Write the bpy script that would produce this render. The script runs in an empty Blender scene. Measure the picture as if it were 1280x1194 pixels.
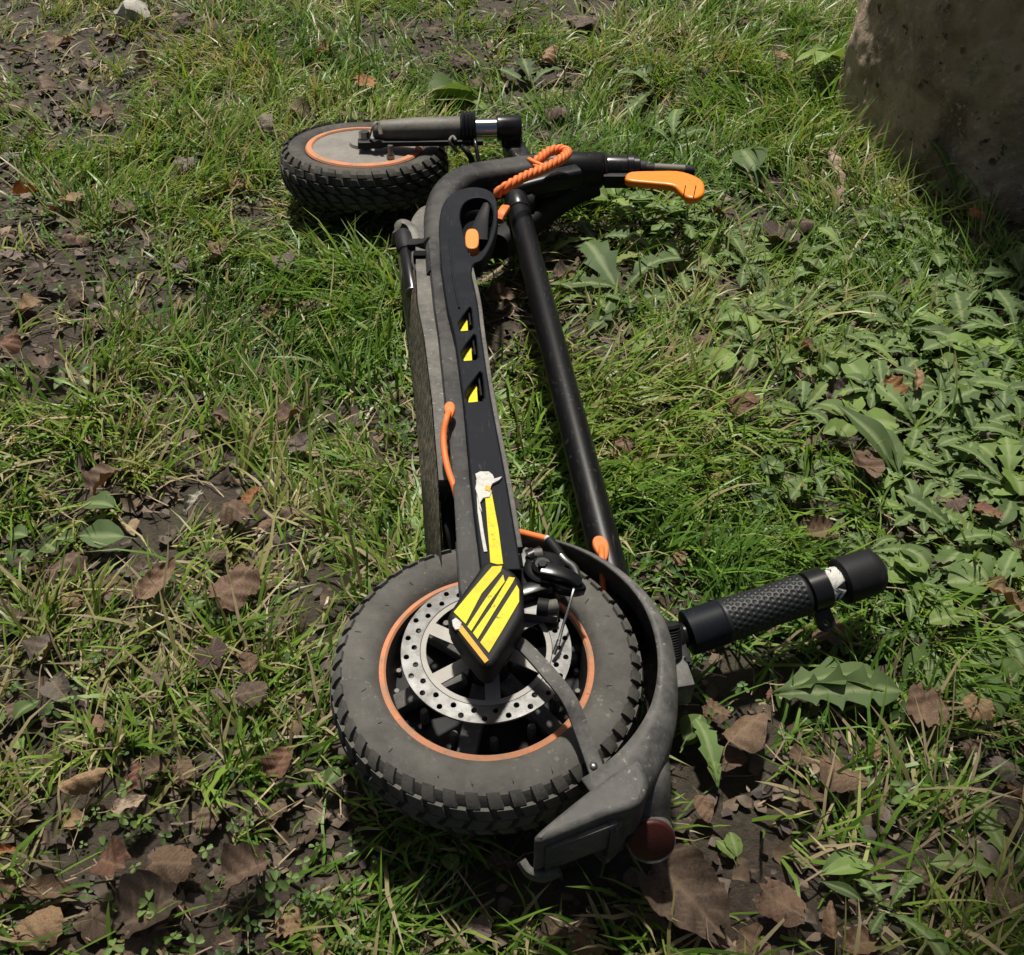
import bpy, bmesh, math, random
import numpy as np
from mathutils import Vector, Matrix, Quaternion

# ------------------------------------------------------------------ camera, sky, sun, exposure
scene = bpy.context.scene
PI = math.pi
R = math.radians
CAM_H, TH, FPX, CX, CY = 0.75, R(45.0), 1182.0, 640.0, 597.0
cam_data = bpy.data.cameras.new('camera')
cam_data.sensor_width = 36.0
cam_data.lens = 36.0 * FPX / 1280.0
cam_data.clip_start = 0.01
cam_data.clip_end = 500.0
cam = bpy.data.objects.new('camera', cam_data)
scene.collection.objects.link(cam)
cam.location = (0, 0, CAM_H)
cam.rotation_euler = (TH, 0, 0)
scene.camera = cam
scene.render.resolution_x, scene.render.resolution_y = 1024, 955

SUN_EL, SUN_AZ = R(67.0), R(-6.0)          # azimuth measured from +Y towards +X
world = bpy.data.worlds.new('World')
scene.world = world
world.use_nodes = True
wn = world.node_tree.nodes
wl = world.node_tree.links
bg = wn.get('Background') or wn.new('ShaderNodeBackground')
sky = wn.new('ShaderNodeTexSky')
sky.sky_type = 'NISHITA'
sky.sun_disc = False
sky.sun_elevation = SUN_EL
sky.sun_rotation = SUN_AZ
sky.air_density = 0.7
sky.dust_density = 6.0
sky.ozone_density = 0.0
wl.new(sky.outputs[0], bg.inputs[0])
bg.inputs[1].default_value = 0.042
sun_data = bpy.data.lights.new('sun', 'SUN')
sun_data.energy = 4.9
sun_data.angle = R(3.0)
sun_data.color = (1.0, 0.95, 0.86)
sun = bpy.data.objects.new('sun', sun_data)
scene.collection.objects.link(sun)
sdir = Vector((math.sin(SUN_AZ) * math.cos(SUN_EL), math.cos(SUN_AZ) * math.cos(SUN_EL), math.sin(SUN_EL)))
sun.rotation_euler = sdir.to_track_quat('Z', 'Y').to_euler()
sun.location = (0, 3, 6)
scene.view_settings.view_transform = 'Standard'
scene.view_settings.look = 'None'
scene.view_settings.gamma = 1.0
scene.view_settings.use_curve_mapping = False
scene.view_settings.exposure = 0.36

# ------------------------------------------------------------------ helpers
COL = scene.collection
rng = np.random.default_rng(11)
random.seed(5)
SN, CS = math.sin(TH), math.cos(TH)


def W(px, py, z):
    """The point at height z that stands under a spot of the photograph."""
    a, b = (px - CX) / FPX, (CY - py) / FPX
    d = Vector((a, SN + b * CS, -CS + b * SN))
    t = (z - CAM_H) / d.z
    return Vector((d.x * t, d.y * t, z))


def droop(y):
    """The front of the scooter lies lower in the grass than its rear."""
    return .032 * min(1.0, max(0.0, (y - .47) / .60))


def WD(px, py, z):
    p = W(px, py, z)
    for _ in range(6):
        p = W(px, py, z - droop(p.y))
    return p


def ground_h(x, y):
    return (0.006 * np.sin(3.1 * x + 1.3) * np.cos(2.3 * y + .4) + 0.004 * np.sin(7.7 * x - 5.1 * y)
            + 0.003 * np.sin(13 * y + 4 * x + 1))


def G(px, py):
    p = W(px, py, 0.0)
    return Vector((p.x, p.y, float(ground_h(p.x, p.y))))


def to_px(x, y, z):
    dx, dy, dz = x, y, z - CAM_H
    zc = dy * SN - dz * CS
    zc = np.maximum(zc, 1e-3)
    return CX + FPX * dx / zc, CY - FPX * (dy * CS + dz * SN) / zc


def link(o, parent=None):
    COL.objects.link(o)
    if parent is not None:
        o.parent = parent
        if parent.parent is None:
            o.matrix_parent_inverse = parent.matrix_basis.inverted()
    return o


def empty(name, loc, parent=None):
    o = bpy.data.objects.new(name, None)
    o.empty_display_size = 0.05
    if parent is None:
        o.location = loc
    return link(o, parent)


def tag(o, label=None, cat=None, group=None, kind=None):
    if label: o['label'] = label
    if cat: o['category'] = cat
    if group: o['group'] = group
    if kind: o['kind'] = kind
    return o


def raw_mesh(name, v, f, smooth=True):
    me = bpy.data.meshes.new(name)
    me.from_pydata([tuple(p) for p in v], [], f)
    if smooth:
        me.polygons.foreach_set('use_smooth', [True] * len(me.polygons))
    me.update()
    return me


def mesh(name, v, f, mat, parent=None, smooth=True, autos=None):
    me = raw_mesh(name, v, f, smooth)
    me.materials.append(mat)
    if autos:
        me.set_sharp_from_angle(angle=R(autos))
    o = bpy.data.objects.new(name, me)
    return link(o, parent)


def catmull(pts, n=6, closed=False):
    pts = [Vector(p) for p in pts]
    out = []
    N = len(pts)
    rngi = range(N) if closed else range(N - 1)
    for i in rngi:
        p0 = pts[(i - 1) % N] if (closed or i > 0) else pts[0] * 2 - pts[1]
        p1, p2 = pts[i], pts[(i + 1) % N]
        p3 = pts[(i + 2) % N] if (closed or i + 2 < N) else pts[-1] * 2 - pts[-2]
        for k in range(n):
            t = k / n
            out.append(0.5 * ((2 * p1) + (p2 - p0) * t + (2 * p0 - 5 * p1 + 4 * p2 - p3) * t * t
                              + (3 * p1 - p0 - 3 * p2 + p3) * t ** 3))
    if not closed:
        out.append(pts[-1])
    return out


def circle_section(r, seg=14):
    return [(r * math.cos(2 * PI * k / seg), r * math.sin(2 * PI * k / seg)) for k in range(seg)]


def rrect(hw, hh, r, k=4):
    out = []
    for cx, cy, a0 in ((hw - r, hh - r, 0), (-hw + r, hh - r, 90), (-hw + r, -hh + r, 180), (hw - r, -hh + r, 270)):
        for i in range(k + 1):
            a = R(a0 + 90 * i / k)
            out.append((cx + r * math.cos(a), cy + r * math.sin(a)))
    return out


def sweep_data(pts, sections, up=Vector((0, 0, 1)), cap=True):
    """sections: one list of (u, v) per point, or one for all."""
    pts = [Vector(p) for p in pts]
    n = len(pts)
    if not isinstance(sections[0][0], (list, tuple)):
        sections = [sections] * n
    V, Fc = [], []
    m = len(sections[0])
    for i, p in enumerate(pts):
        t = (pts[min(i + 1, n - 1)] - pts[max(i - 1, 0)]).normalized()
        s = t.cross(up)
        if s.length < 1e-4:
            s = t.cross(Vector((1, 0, 0)))
        s.normalize()
        w = s.cross(t).normalized()
        for (u, v) in sections[i]:
            V.append(p + s * u + w * v)
    for i in range(n - 1):
        for k in range(m):
            a, b = i * m + k, i * m + (k + 1) % m
            Fc.append((a, a + m, b + m, b))
    if cap:
        Fc.append(tuple(range(m)))
        Fc.append(tuple((n - 1) * m + k for k in range(m))[::-1])
    return V, Fc


def sweep(name, pts, sections, mat, parent, up=Vector((0, 0, 1)), autos=40):
    V, Fc = sweep_data(pts, sections, up)
    return mesh(name, V, Fc, mat, parent, True, autos)


def tube(name, pts, r, mat, parent, n=6, seg=12, up=Vector((0, 0, 1))):
    cp = catmull(pts, n) if n > 1 else [Vector(p) for p in pts]
    return sweep(name, cp, circle_section(r, seg), mat, parent, up, 50)


def barrel(name, p0, p1, prof, mat, parent, seg=28):
    """Turned solid on the axis p0-p1; prof = [(t, radius)], t in 0..1 along the axis."""
    p0, p1 = Vector(p0), Vector(p1)
    ax = p1 - p0
    q = ax.to_track_quat('Z', 'Y').to_matrix()
    L = ax.length
    V, Fc = [], []
    for t, r in prof:
        for k in range(seg):
            a = 2 * PI * k / seg
            V.append(p0 + q @ Vector((r * math.cos(a), r * math.sin(a), t * L)))
    n = len(prof)
    for i in range(n - 1):
        for k in range(seg):
            a, b = i * seg + k, i * seg + (k + 1) % seg
            Fc.append((a, b, b + seg, a + seg))
    Fc.append(tuple(range(seg))[::-1])
    Fc.append(tuple((n - 1) * seg + k for k in range(seg)))
    return mesh(name, V, Fc, mat, parent, True, 38)


def plate(name, loops, ztop, zbot, mat, parent, bevel=0.001, matrix=None, res=2, low=False):
    """Flat plate from closed outlines (later loops are holes), rounded edges."""
    cu = bpy.data.curves.new(name, 'CURVE')
    cu.dimensions = '2D'
    cu.fill_mode = 'BOTH'
    cu.extrude = max((ztop - zbot) / 2 - bevel, 1e-5)
    cu.bevel_depth = bevel
    cu.bevel_resolution = res
    cu.offset = -bevel
    for lp in loops:
        sp = cu.splines.new('POLY')
        sp.points.add(len(lp) - 1)
        for q, p in zip(sp.points, lp):
            q.co = (p[0], p[1], 0, 1)
        sp.use_cyclic_u = True
    tmp = bpy.data.objects.new(name, cu)
    COL.objects.link(tmp)
    me = bpy.data.meshes.new_from_object(tmp)
    bpy.data.objects.remove(tmp)
    bpy.data.curves.remove(cu)
    me.name = name
    me.transform(Matrix.Translation((0, 0, (ztop + zbot) / 2)))
    if matrix is not None:
        me.transform(matrix)
    if low:
        for v in me.vertices:
            v.co.z -= droop(v.co.y)
    me.polygons.foreach_set('use_smooth', [True] * len(me.polygons))
    me.set_sharp_from_angle(angle=R(40))
    me.materials.clear()
    me.materials.append(mat)
    o = bpy.data.objects.new(name, me)
    return link(o, parent)


def pxloop(pts, z, smooth=0, low=False):
    lp = [(WD if low else W)(x, y, z) for x, y in pts]
    return catmull(lp, smooth, True) if smooth else lp


def box(name, center, size, rot, mat, parent, bevel=0.0015):
    bm = bmesh.new()
    bmesh.ops.create_cube(bm, size=1.0)
    for v in bm.verts:
        v.co = Vector((v.co.x * size[0], v.co.y * size[1], v.co.z * size[2]))
    if bevel:
        bmesh.ops.bevel(bm, geom=bm.edges[:], offset=bevel, segments=2, affect='EDGES', profile=0.6)
    me = bpy.data.meshes.new(name)
    bm.to_mesh(me)
    bm.free()
    me.transform(Matrix.Translation(center) @ (rot.to_4x4() if rot else Matrix()))
    me.polygons.foreach_set('use_smooth', [True] * len(me.polygons))
    me.set_sharp_from_angle(angle=R(30))
    me.materials.append(mat)
    return link(bpy.data.objects.new(name, me), parent)


# ------------------------------------------------------------------ materials
MAT = {}


class NT:
    def __init__(self, name):
        m = bpy.data.materials.new(name)
        m.use_nodes = True
        self.m, self.n, self.l = m, m.node_tree.nodes, m.node_tree.links
        self.b = self.n['Principled BSDF']
        self.out = self.n['Material Output']

    def new(self, t, **kw):
        nd = self.n.new(t)
        for k, v in kw.items():
            setattr(nd, k, v)
        return nd

    def lk(self, a, b):
        self.l.new(a, b)

    def obj_coord(self):
        return self.new('ShaderNodeTexCoord').outputs['Object']

    def noise(self, scale, detail=4, rough=.55, co=None, dist=0):
        nd = self.new('ShaderNodeTexNoise')
        nd.inputs['Scale'].default_value = scale
        nd.inputs['Detail'].default_value = detail
        nd.inputs['Roughness'].default_value = rough
        nd.inputs['Distortion'].default_value = dist
        self.lk(co if co is not None else self.obj_coord(), nd.inputs['Vector'])
        return nd.outputs['Fac']

    def ramp(self, fac, stops):
        nd = self.new('ShaderNodeValToRGB')
        e = nd.color_ramp.elements
        while len(e) < len(stops):
            e.new(0.5)
        for el, (p, c) in zip(e, stops):
            el.position = p
            el.color = (c, c, c, 1) if isinstance(c, (int, float)) else (*c, 1)
        self.lk(fac, nd.inputs[0])
        return nd.outputs[0]

    def mix(self, fac, a, b, mode='MIX'):
        nd = self.new('ShaderNodeMix', data_type='RGBA', blend_type=mode)
        for s, v in ((nd.inputs[0], fac), (nd.inputs[6], a), (nd.inputs[7], b)):
            if hasattr(v, 'is_output'):
                self.lk(v, s)
            elif isinstance(v, (int, float)):
                s.default_value = v
            else:
                s.default_value = (*v, 1)
        return nd.outputs[2]

    def math(self, op, a, b=0.0):
        nd = self.new('ShaderNodeMath', operation=op)
        for s, v in ((nd.inputs[0], a), (nd.inputs[1], b)):
            if hasattr(v, 'is_output'):
                self.lk(v, s)
            else:
                s.default_value = v
        return nd.outputs[0]

    def bump(self, h, strength, dist):
        nd = self.new('ShaderNodeBump')
        nd.inputs['Strength'].default_value = strength
        nd.inputs['Distance'].default_value = dist
        self.lk(h, nd.inputs['Height'])
        self.lk(nd.outputs[0], self.b.inputs['Normal'])

    def set(self, **kw):
        for k, v in kw.items():
            s = self.b.inputs[k.replace('_', ' ')]
            if hasattr(v, 'is_output'):
                self.lk(v, s)
            elif isinstance(v, (tuple, list)):
                s.default_value = (*v, 1)
            else:
                s.default_value = v
        return self


def worn(name, base, rough, dust=None, lo=.45, hi=.75, dscale=14, bump=.15, metallic=0.0, fine=220, dust_rough=.85,
         scratch=0.0, spec=.5, speck=None, speck_amt=.6):
    """A hard surface with blotchy dirt and fine grain."""
    t = NT(name)
    col = base
    rg = rough
    if dust:
        a = t.noise(dscale, 8, .68)
        b = t.noise(dscale * 7, 5, .6)
        f = t.math('ADD', t.math('MULTIPLY', a, .72), t.math('MULTIPLY', b, .28))
        fac = t.ramp(f, [(lo, 0.0), (hi, 1.0)])
        col = t.mix(fac, base, dust)
        rg = t.ramp(fac, [(0, rough), (1, dust_rough)])
        if scratch:
            co = t.new('ShaderNodeMapping')
            co.inputs['Scale'].default_value = (1, .12, 1)
            co.inputs['Rotation'].default_value = (0, 0, .5)
            t.lk(t.obj_coord(), co.inputs[0])
            s = t.noise(420, 2, .5, co.outputs[0], .6)
            sf = t.math('MULTIPLY', t.ramp(s, [(.64, 0.0), (.80, 1.0)]), scratch)
            col = t.mix(sf, col, (.42, .41, .39))
    if speck:
        s1 = t.ramp(t.noise(190, 3, .6), [(.60, 0.0), (.68, 1.0)])
        s2 = t.ramp(t.noise(34, 4, .6), [(.45, 0.0), (.62, 1.0)])
        col = t.mix(t.math('MULTIPLY', t.math('MULTIPLY', s1, s2), speck_amt), col, speck)
    t.set(Base_Color=col, Roughness=rg, Metallic=metallic, Specular_IOR_Level=spec)
    if bump:
        t.bump(t.noise(fine, 3, .6), bump, .0006)
    MAT[name] = t.m
    return t.m


worn('tyre_rubber', (.048, .0465, .043), .8, (.135, .128, .114), .34, .72, 12, .5, 0, 420, .9, 0, .2, (.21, .195, .165), .5)
worn('tyre_rubber_dark', (.036, .035, .032), .75, (.12, .11, .093), .42, .8, 14, .5, 0, 420, .9, 0, .22, (.19, .17, .14), .5)
worn('black_plastic', (.022, .022, .023), .45, (.15, .14, .12), .5, .8, 12, .15, 0, 300, .8, .1, .25)
worn('mudguard_plastic', (.044, .044, .044), .5, (.17, .163, .147), .40, .72, 20, .4, 0, 420, .8, .12, .26, (.30, .28, .24), .75)
worn('panel_plastic', (.0075, .009, .0125), .5, (.026, .028, .032), .5, .9, 9, .08, 0, 700, .7, .06, .09)
worn('rail_paint', (.020, .020, .021), .5, (.085, .081, .073), .42, .76, 15, .2, 0, 400, .8, .12, .22, (.21, .2, .18), .55)
worn('deck_skirt', (.055, .054, .051), .6, (.165, .156, .138), .38, .7, 26, .5, 0, 300, .85, .2, .25, (.30, .28, .24), .6)
worn('deck_bottom', (.055, .045, .033), .75, (.22, .195, .145), .46, .60, 130, .8, 0, 260, .9, 0, .25)
worn('stem_paint', (.005, .005, .0055), .36, (.02, .02, .02), .55, .9, 8, .06, 0, 600, .5, .10, .22, (.09, .085, .08), .4)
worn('gloss_black', (.008, .008, .009), .25, (.05, .047, .042), .55, .85, 20, .05, 0, 500, .6, 0, .35)
worn('matt_black', (.011, .011, .012), .6, (.05, .047, .042), .52, .85, 18, .1, 0, 500, .85, 0, .2)
worn('void_black', (.006, .006, .006), .8, spec=.1)
worn('fork_grey', (.085, .082, .072), .5, (.18, .168, .14), .38, .72, 26, .25, .1, 300, .8, .1, .3, (.05, .046, .04), .6)
worn('chrome', (.42, .44, .46), .14, (.2, .19, .18), .62, .95, 30, 0, 1.0, 300, .4)
worn('steel', (.22, .22, .215), .36, (.12, .115, .105), .5, .85, 30, .05, 1.0, 500, .6)
worn('hub_grey', (.12, .116, .105), .55, (.22, .205, .18), .35, .7, 20, .2, .1, 400, .8, .3, .3, (.07, .062, .052), .5)
worn('rim_orange', (.54, .20, .095), .7, (.28, .18, .12), .36, .64, 44, .2, 0, 400, .85, 0, .15, (.12, .08, .055), .8)
worn('orange_plastic', (.74, .17, .04), .5, (.50, .17, .06), .46, .75, 40, .1, 0, 500, .7, 0, .3, (.25, .09, .04), .6)
worn('lever_orange', (.76, .20, .010), .38, (.55, .17, .02), .50, .75, 30, .1, 0, 500, .55, 0, .4, (.16, .07, .02), .6)
worn('reflector_orange', (.74, .22, .045), .4, (.66, .26, .09), .4, .8, 30, .12, 0, 900, .4, 0, .25)
worn('yellow_film', (.64, .55, .030), .5, (.46, .37, .05), .48, .72, 40, .12, 0, 800, .6, 0, .12, (.10, .085, .04), .8)
worn('amber_film', (.68, .36, .05), .5, (.45, .24, .05), .5, .8, 40, .04, 0, 800, .6, 0, .1)
worn('white_backing', (.52, .51, .48), .85, (.25, .24, .21), .5, .72, 130, .9, 0, 500, .85, 0, .1)
worn('caliper_grey', (.12, .12, .115), .5, (.08, .075, .065), .45, .75, 40, .2, .6, 500, .6)
worn('lens_red', (.060, .011, .008), .4, (.045, .020, .015), .4, .7, 60, .4, 0, 500, .7, 0, .25)
worn('stone_white', (.38, .37, .33), .8, (.20, .185, .155), .4, .62, 40, .9, 0, 160, .9, 0, .2)

# brushed brake disc
t = NT('brake_steel')
nz = t.noise(60, 6, .7)
tg = t.new('ShaderNodeTangent', direction_type='RADIAL', axis='Z')
t.set(Base_Color=t.mix(t.ramp(nz, [(.4, 0.0), (.7, 1.0)]), (.18, .18, .178), (.08, .077, .07)), Metallic=1.0,
      Roughness=t.ramp(t.noise(35, 5, .6), [(.35, .50), (.7, .62)]), Anisotropic=.75)
t.lk(tg.outputs[0], t.b.inputs['Tangent'])
t.bump(t.noise(900, 2, .5), .08, .0004)
MAT['brake_steel'] = t.m
t = NT('disc_arm_grey')
t.set(Base_Color=t.mix(t.noise(50, 6, .7), (.30, .29, .27), (.17, .155, .135)), Metallic=.35, Roughness=.6)
t.bump(t.noise(500, 3, .5), .1, .0005)
MAT['disc_arm_grey'] = t.m

# grip rubber with dimples
t = NT('grip_rubber')
t.set(Base_Color=(.012, .013, .014), Roughness=.48, Specular_IOR_Level=.3)
t.bump(t.noise(700, 3, .6), .15, .0005)
MAT['grip_rubber'] = t.m


def leafy(name, stops, trans=.35, rough=.42, spec=.5, attr='tint', veins=False):
    """Thin living leaf: attribute 'tint' picks the hue, part of the light passes through."""
    t = NT(name)
    at = t.new('ShaderNodeAttribute', attribute_name=attr)
    sp = t.new('ShaderNodeSeparateColor')
    t.lk(at.outputs['Color'], sp.inputs[0])
    col = t.ramp(sp.outputs[0], stops)
    val = t.math('ADD', t.math('MULTIPLY', sp.outputs[1], .8), .6)
    cb = t.new('ShaderNodeCombineColor')
    for k in range(3):
        t.lk(val, cb.inputs[k])
    col = t.mix(1.0, col, cb.outputs[0], 'MULTIPLY')
    if veins:
        col = t.mix(t.math('MULTIPLY', sp.outputs[2], .65), col, (.34, .40, .20))
        nz = t.noise(90, 4, .6)
        col = t.mix(t.math('MULTIPLY', t.ramp(nz, [(.4, 0.0), (.7, 1.0)]), .35), col, (.10, .13, .05))
        t.bump(t.noise(160, 3, .6), .35, .0012)
    t.set(Base_Color=col, Roughness=rough, Specular_IOR_Level=spec)
    tr = t.new('ShaderNodeBsdfTranslucent')
    t.lk(t.mix(1.0, col, (1.0, 1.0, .55), 'MULTIPLY'), tr.inputs['Color'])
    ms = t.new('ShaderNodeMixShader')
    ms.inputs[0].default_value = trans
    t.lk(t.b.outputs[0], ms.inputs[1])
    t.lk(tr.outputs[0], ms.inputs[2])
    t.lk(ms.outputs[0], t.out.inputs['Surface'])
    MAT[name] = t.m
    return t.m


leafy('grass', [(0.0, (.042, .095, .017)), (.35, (.095, .190, .026)), (.62, (.185, .290, .042)), (.8, (.31, .285, .12)),
                (1.0, (.38, .31, .19))], .36, .42, .4)
leafy('clover', [(0.0, (.060, .110, .040)), (.5, (.105, .170, .055)), (1.0, (.17, .25, .075))], .30, .5, .3)
leafy('dandelion', [(0.0, (.075, .120, .048)), (.5, (.120, .190, .058)), (1.0, (.22, .32, .075))], .32, .55, .22, veins=True)

# dead leaves: hue from the object's own colour
t = NT('dead_leaf')
oi = t.new('ShaderNodeObjectInfo')
at = t.new('ShaderNodeAttribute', attribute_name='tint')
sp = t.new('ShaderNodeSeparateColor')
t.lk(at.outputs['Color'], sp.inputs[0])
n1 = t.ramp(t.noise(38, 6, .65), [(.30, .50), (.72, 1.40)])
n2 = t.ramp(t.noise(260, 4, .6), [(.3, .75), (.7, 1.15)])
c = t.mix(1.0, oi.outputs['Color'], n1, 'MULTIPLY')
c = t.mix(1.0, c, n2, 'MULTIPLY')
c = t.mix(t.math('MULTIPLY', t.ramp(t.noise(22, 4, .6), [(.56, 0.0), (.66, 1.0)]), .5), c, (.065, .048, .036))
c = t.mix(t.math('MULTIPLY', sp.outputs[2], .5), c, (.23, .16, .10))
t.set(Base_Color=c, Roughness=t.ramp(t.noise(60, 3, .6), [(.35, .45), (.65, .75)]), Specular_IOR_Level=.3)
hh = t.math('ADD', t.math('MULTIPLY', t.noise(140, 4, .6), .8), t.math('MULTIPLY', sp.outputs[2], .8))
t.bump(hh, .55, .0016)
tr = t.new('ShaderNodeBsdfTranslucent')
t.lk(t.mix(1.0, c, (1.2, .75, .42), 'MULTIPLY'), tr.inputs['Color'])
ms = t.new('ShaderNodeMixShader')
ms.inputs[0].default_value = .12
t.lk(t.b.outputs[0], ms.inputs[1])
t.lk(tr.outputs[0], ms.inputs[2])
t.lk(ms.outputs[0], t.out.inputs['Surface'])
MAT['dead_leaf'] = t.m

# litter crumbs (attribute only)
t = NT('litter')
at = t.new('ShaderNodeAttribute', attribute_name='tint')
sp = t.new('ShaderNodeSeparateColor')
t.lk(at.outputs['Color'], sp.inputs[0])
c = t.ramp(sp.outputs[0], [(0, (.032, .024, .018)), (.4, (.078, .055, .038)), (.75, (.145, .10, .062)), (1, (.30, .22, .135))])
t.set(Base_Color=t.mix(1.0, c, t.ramp(t.noise(120, 4, .6), [(.3, .6), (.7, 1.3)]), 'MULTIPLY'), Roughness=.7)
t.bump(t.noise(200, 3, .6), .5, .001)
MAT['litter'] = t.m

t = NT('soil')
a = t.noise(6, 6, .65)
b = t.noise(70, 8, .7)
c = t.mix(t.ramp(b, [(.3, 0.0), (.7, 1.0)]), (.020, .014, .010), (.078, .056, .038))
c = t.mix(t.math('MULTIPLY', t.ramp(a, [(.45, 0.0), (.65, 1.0)]), .6), c, (.055, .055, .028))
t.set(Base_Color=c, Roughness=.85)
t.bump(t.math('ADD', t.noise(55, 8, .7), t.math('MULTIPLY', t.noise(300, 4, .6), .3)), 1.0, .012)
MAT['soil'] = t.m

t = NT('bark')
co = t.obj_coord()
a = t.noise(9, 8, .68, co, .4)
vo = t.new('ShaderNodeTexVoronoi')
vo.inputs['Scale'].default_value = 34
t.lk(co, vo.inputs['Vector'])
pit = t.ramp(vo.outputs['Distance'], [(.10, 0.0), (.26, 1.0)])
sel = t.ramp(t.noise(17, 3, .6, co), [(.52, 0.0), (.60, 1.0)])
peb = t.math('MULTIPLY', t.math('SUBTRACT', 1.0, pit), sel)
c = t.mix(t.ramp(a, [(.40, 0.0), (.60, 1.0)]), (.20, .135, .092), (.46, .35, .255))
c = t.mix(t.ramp(t.noise(24, 6, .7, co), [(.55, 0.0), (.68, 1.0)]), c, (.27, .245, .165))
c = t.mix(t.math('MULTIPLY', peb, .8), c, (.032, .026, .02))  # pit shade put into the colour, as bump relief barely shows here
c = t.mix(t.ramp(t.noise(75, 3, .6, co), [(.60, 0.0), (.66, 1.0)]), c, (.46, .41, .33))
c = t.mix(t.ramp(t.noise(48, 4, .65, co), [(.62, 0.0), (.68, 1.0)]), c, (.045, .034, .026))
t.set(Base_Color=c, Roughness=.85)
t.bump(t.math('SUBTRACT', t.math('ADD', a, t.math('MULTIPLY', t.noise(110, 6, .7, co), .45)), t.math('MULTIPLY', peb, .7)), 1.0, .014)
MAT['bark'] = t.m

# ------------------------------------------------------------------ ground
n = 260
u = np.linspace(-1, 1, n)
gx = 2.2 * u + 60 * np.sign(u) * np.abs(u) ** 9
gy = 1.2 + 2.2 * u + 60 * np.sign(u) * np.abs(u) ** 9
X, Y = np.meshgrid(gx, gy)
fade = np.exp(-((np.abs(X) / 4) ** 4 + (np.abs(Y - 1.2) / 4) ** 4))
Z = ground_h(X, Y) * fade + fade * rng.normal(0, .0016, X.shape)
V = np.stack([X, Y, Z], -1).reshape(-1, 3)
idx = np.arange(n * n).reshape(n, n)
Fq = np.stack([idx[:-1, :-1], idx[:-1, 1:], idx[1:, 1:], idx[1:, :-1]], -1).reshape(-1, 4)
gr = mesh('ground', V.tolist(), Fq.tolist(), MAT['soil'])
tag(gr, 'dark trodden soil under the grass and fallen leaves', None, None, 'structure')
# ------------------------------------------------------------------ the scooter
scooter = empty('electric_scooter', W(620, 640, 0.0))
tag(scooter, 'folded black electric scooter with orange trim lying on its side in the grass', 'scooter')


def xform(o, M):
    o.data.transform(M)
    return o


def lathe(name, prof, mat, parent, M, seg=96, closed=False, autos=35):
    V, Fc = [], []
    for r, z in prof:
        for k in range(seg):
            a = 2 * PI * k / seg
            V.append(M @ Vector((r * math.cos(a), r * math.sin(a), z)))
    n = len(prof)
    for i in range(n if closed else n - 1):
        for k in range(seg):
            a, b = i * seg + k, i * seg + (k + 1) % seg
            c, d = ((i + 1) % n) * seg + k, ((i + 1) % n) * seg + (k + 1) % seg
            Fc.append((a, b, d, c))
    return mesh(name, V, Fc, mat, parent, True, autos)


TYRE = [(.0845, .0185), (.087, .0235), (.093, .0278), (.101, .0292), (.109, .0288), (.1150, .0262), (.1190, .0205),
        (.1212, .012), (.122, 0.0)]


def tyre_point(s):
    """s in -1..1 across the tread: 0 crown, +-1 about mid sidewall; returns r, z, normal(r,z)."""
    P = [(p[0], p[1]) for p in TYRE[3:]]                     # from sidewall to crown
    full = P + [(r, -z) for r, z in P[-2::-1]]
    d = [0]
    for a, b in zip(full, full[1:]):
        d.append(d[-1] + math.dist(a, b))
    q = (1 - s) / 2 * d[-1]
    for i in range(len(full) - 1):
        if d[i + 1] >= q - 1e-9:
            f = (q - d[i]) / (d[i + 1] - d[i])
            a, b = full[i], full[i + 1]
            tr, tz = b[0] - a[0], b[1] - a[1]
            L = math.hypot(tr, tz)
            return a[0] + f * tr, a[1] + f * tz, -tz / L, tr / L
    return full[-1][0], full[-1][1], 0, -1


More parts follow.
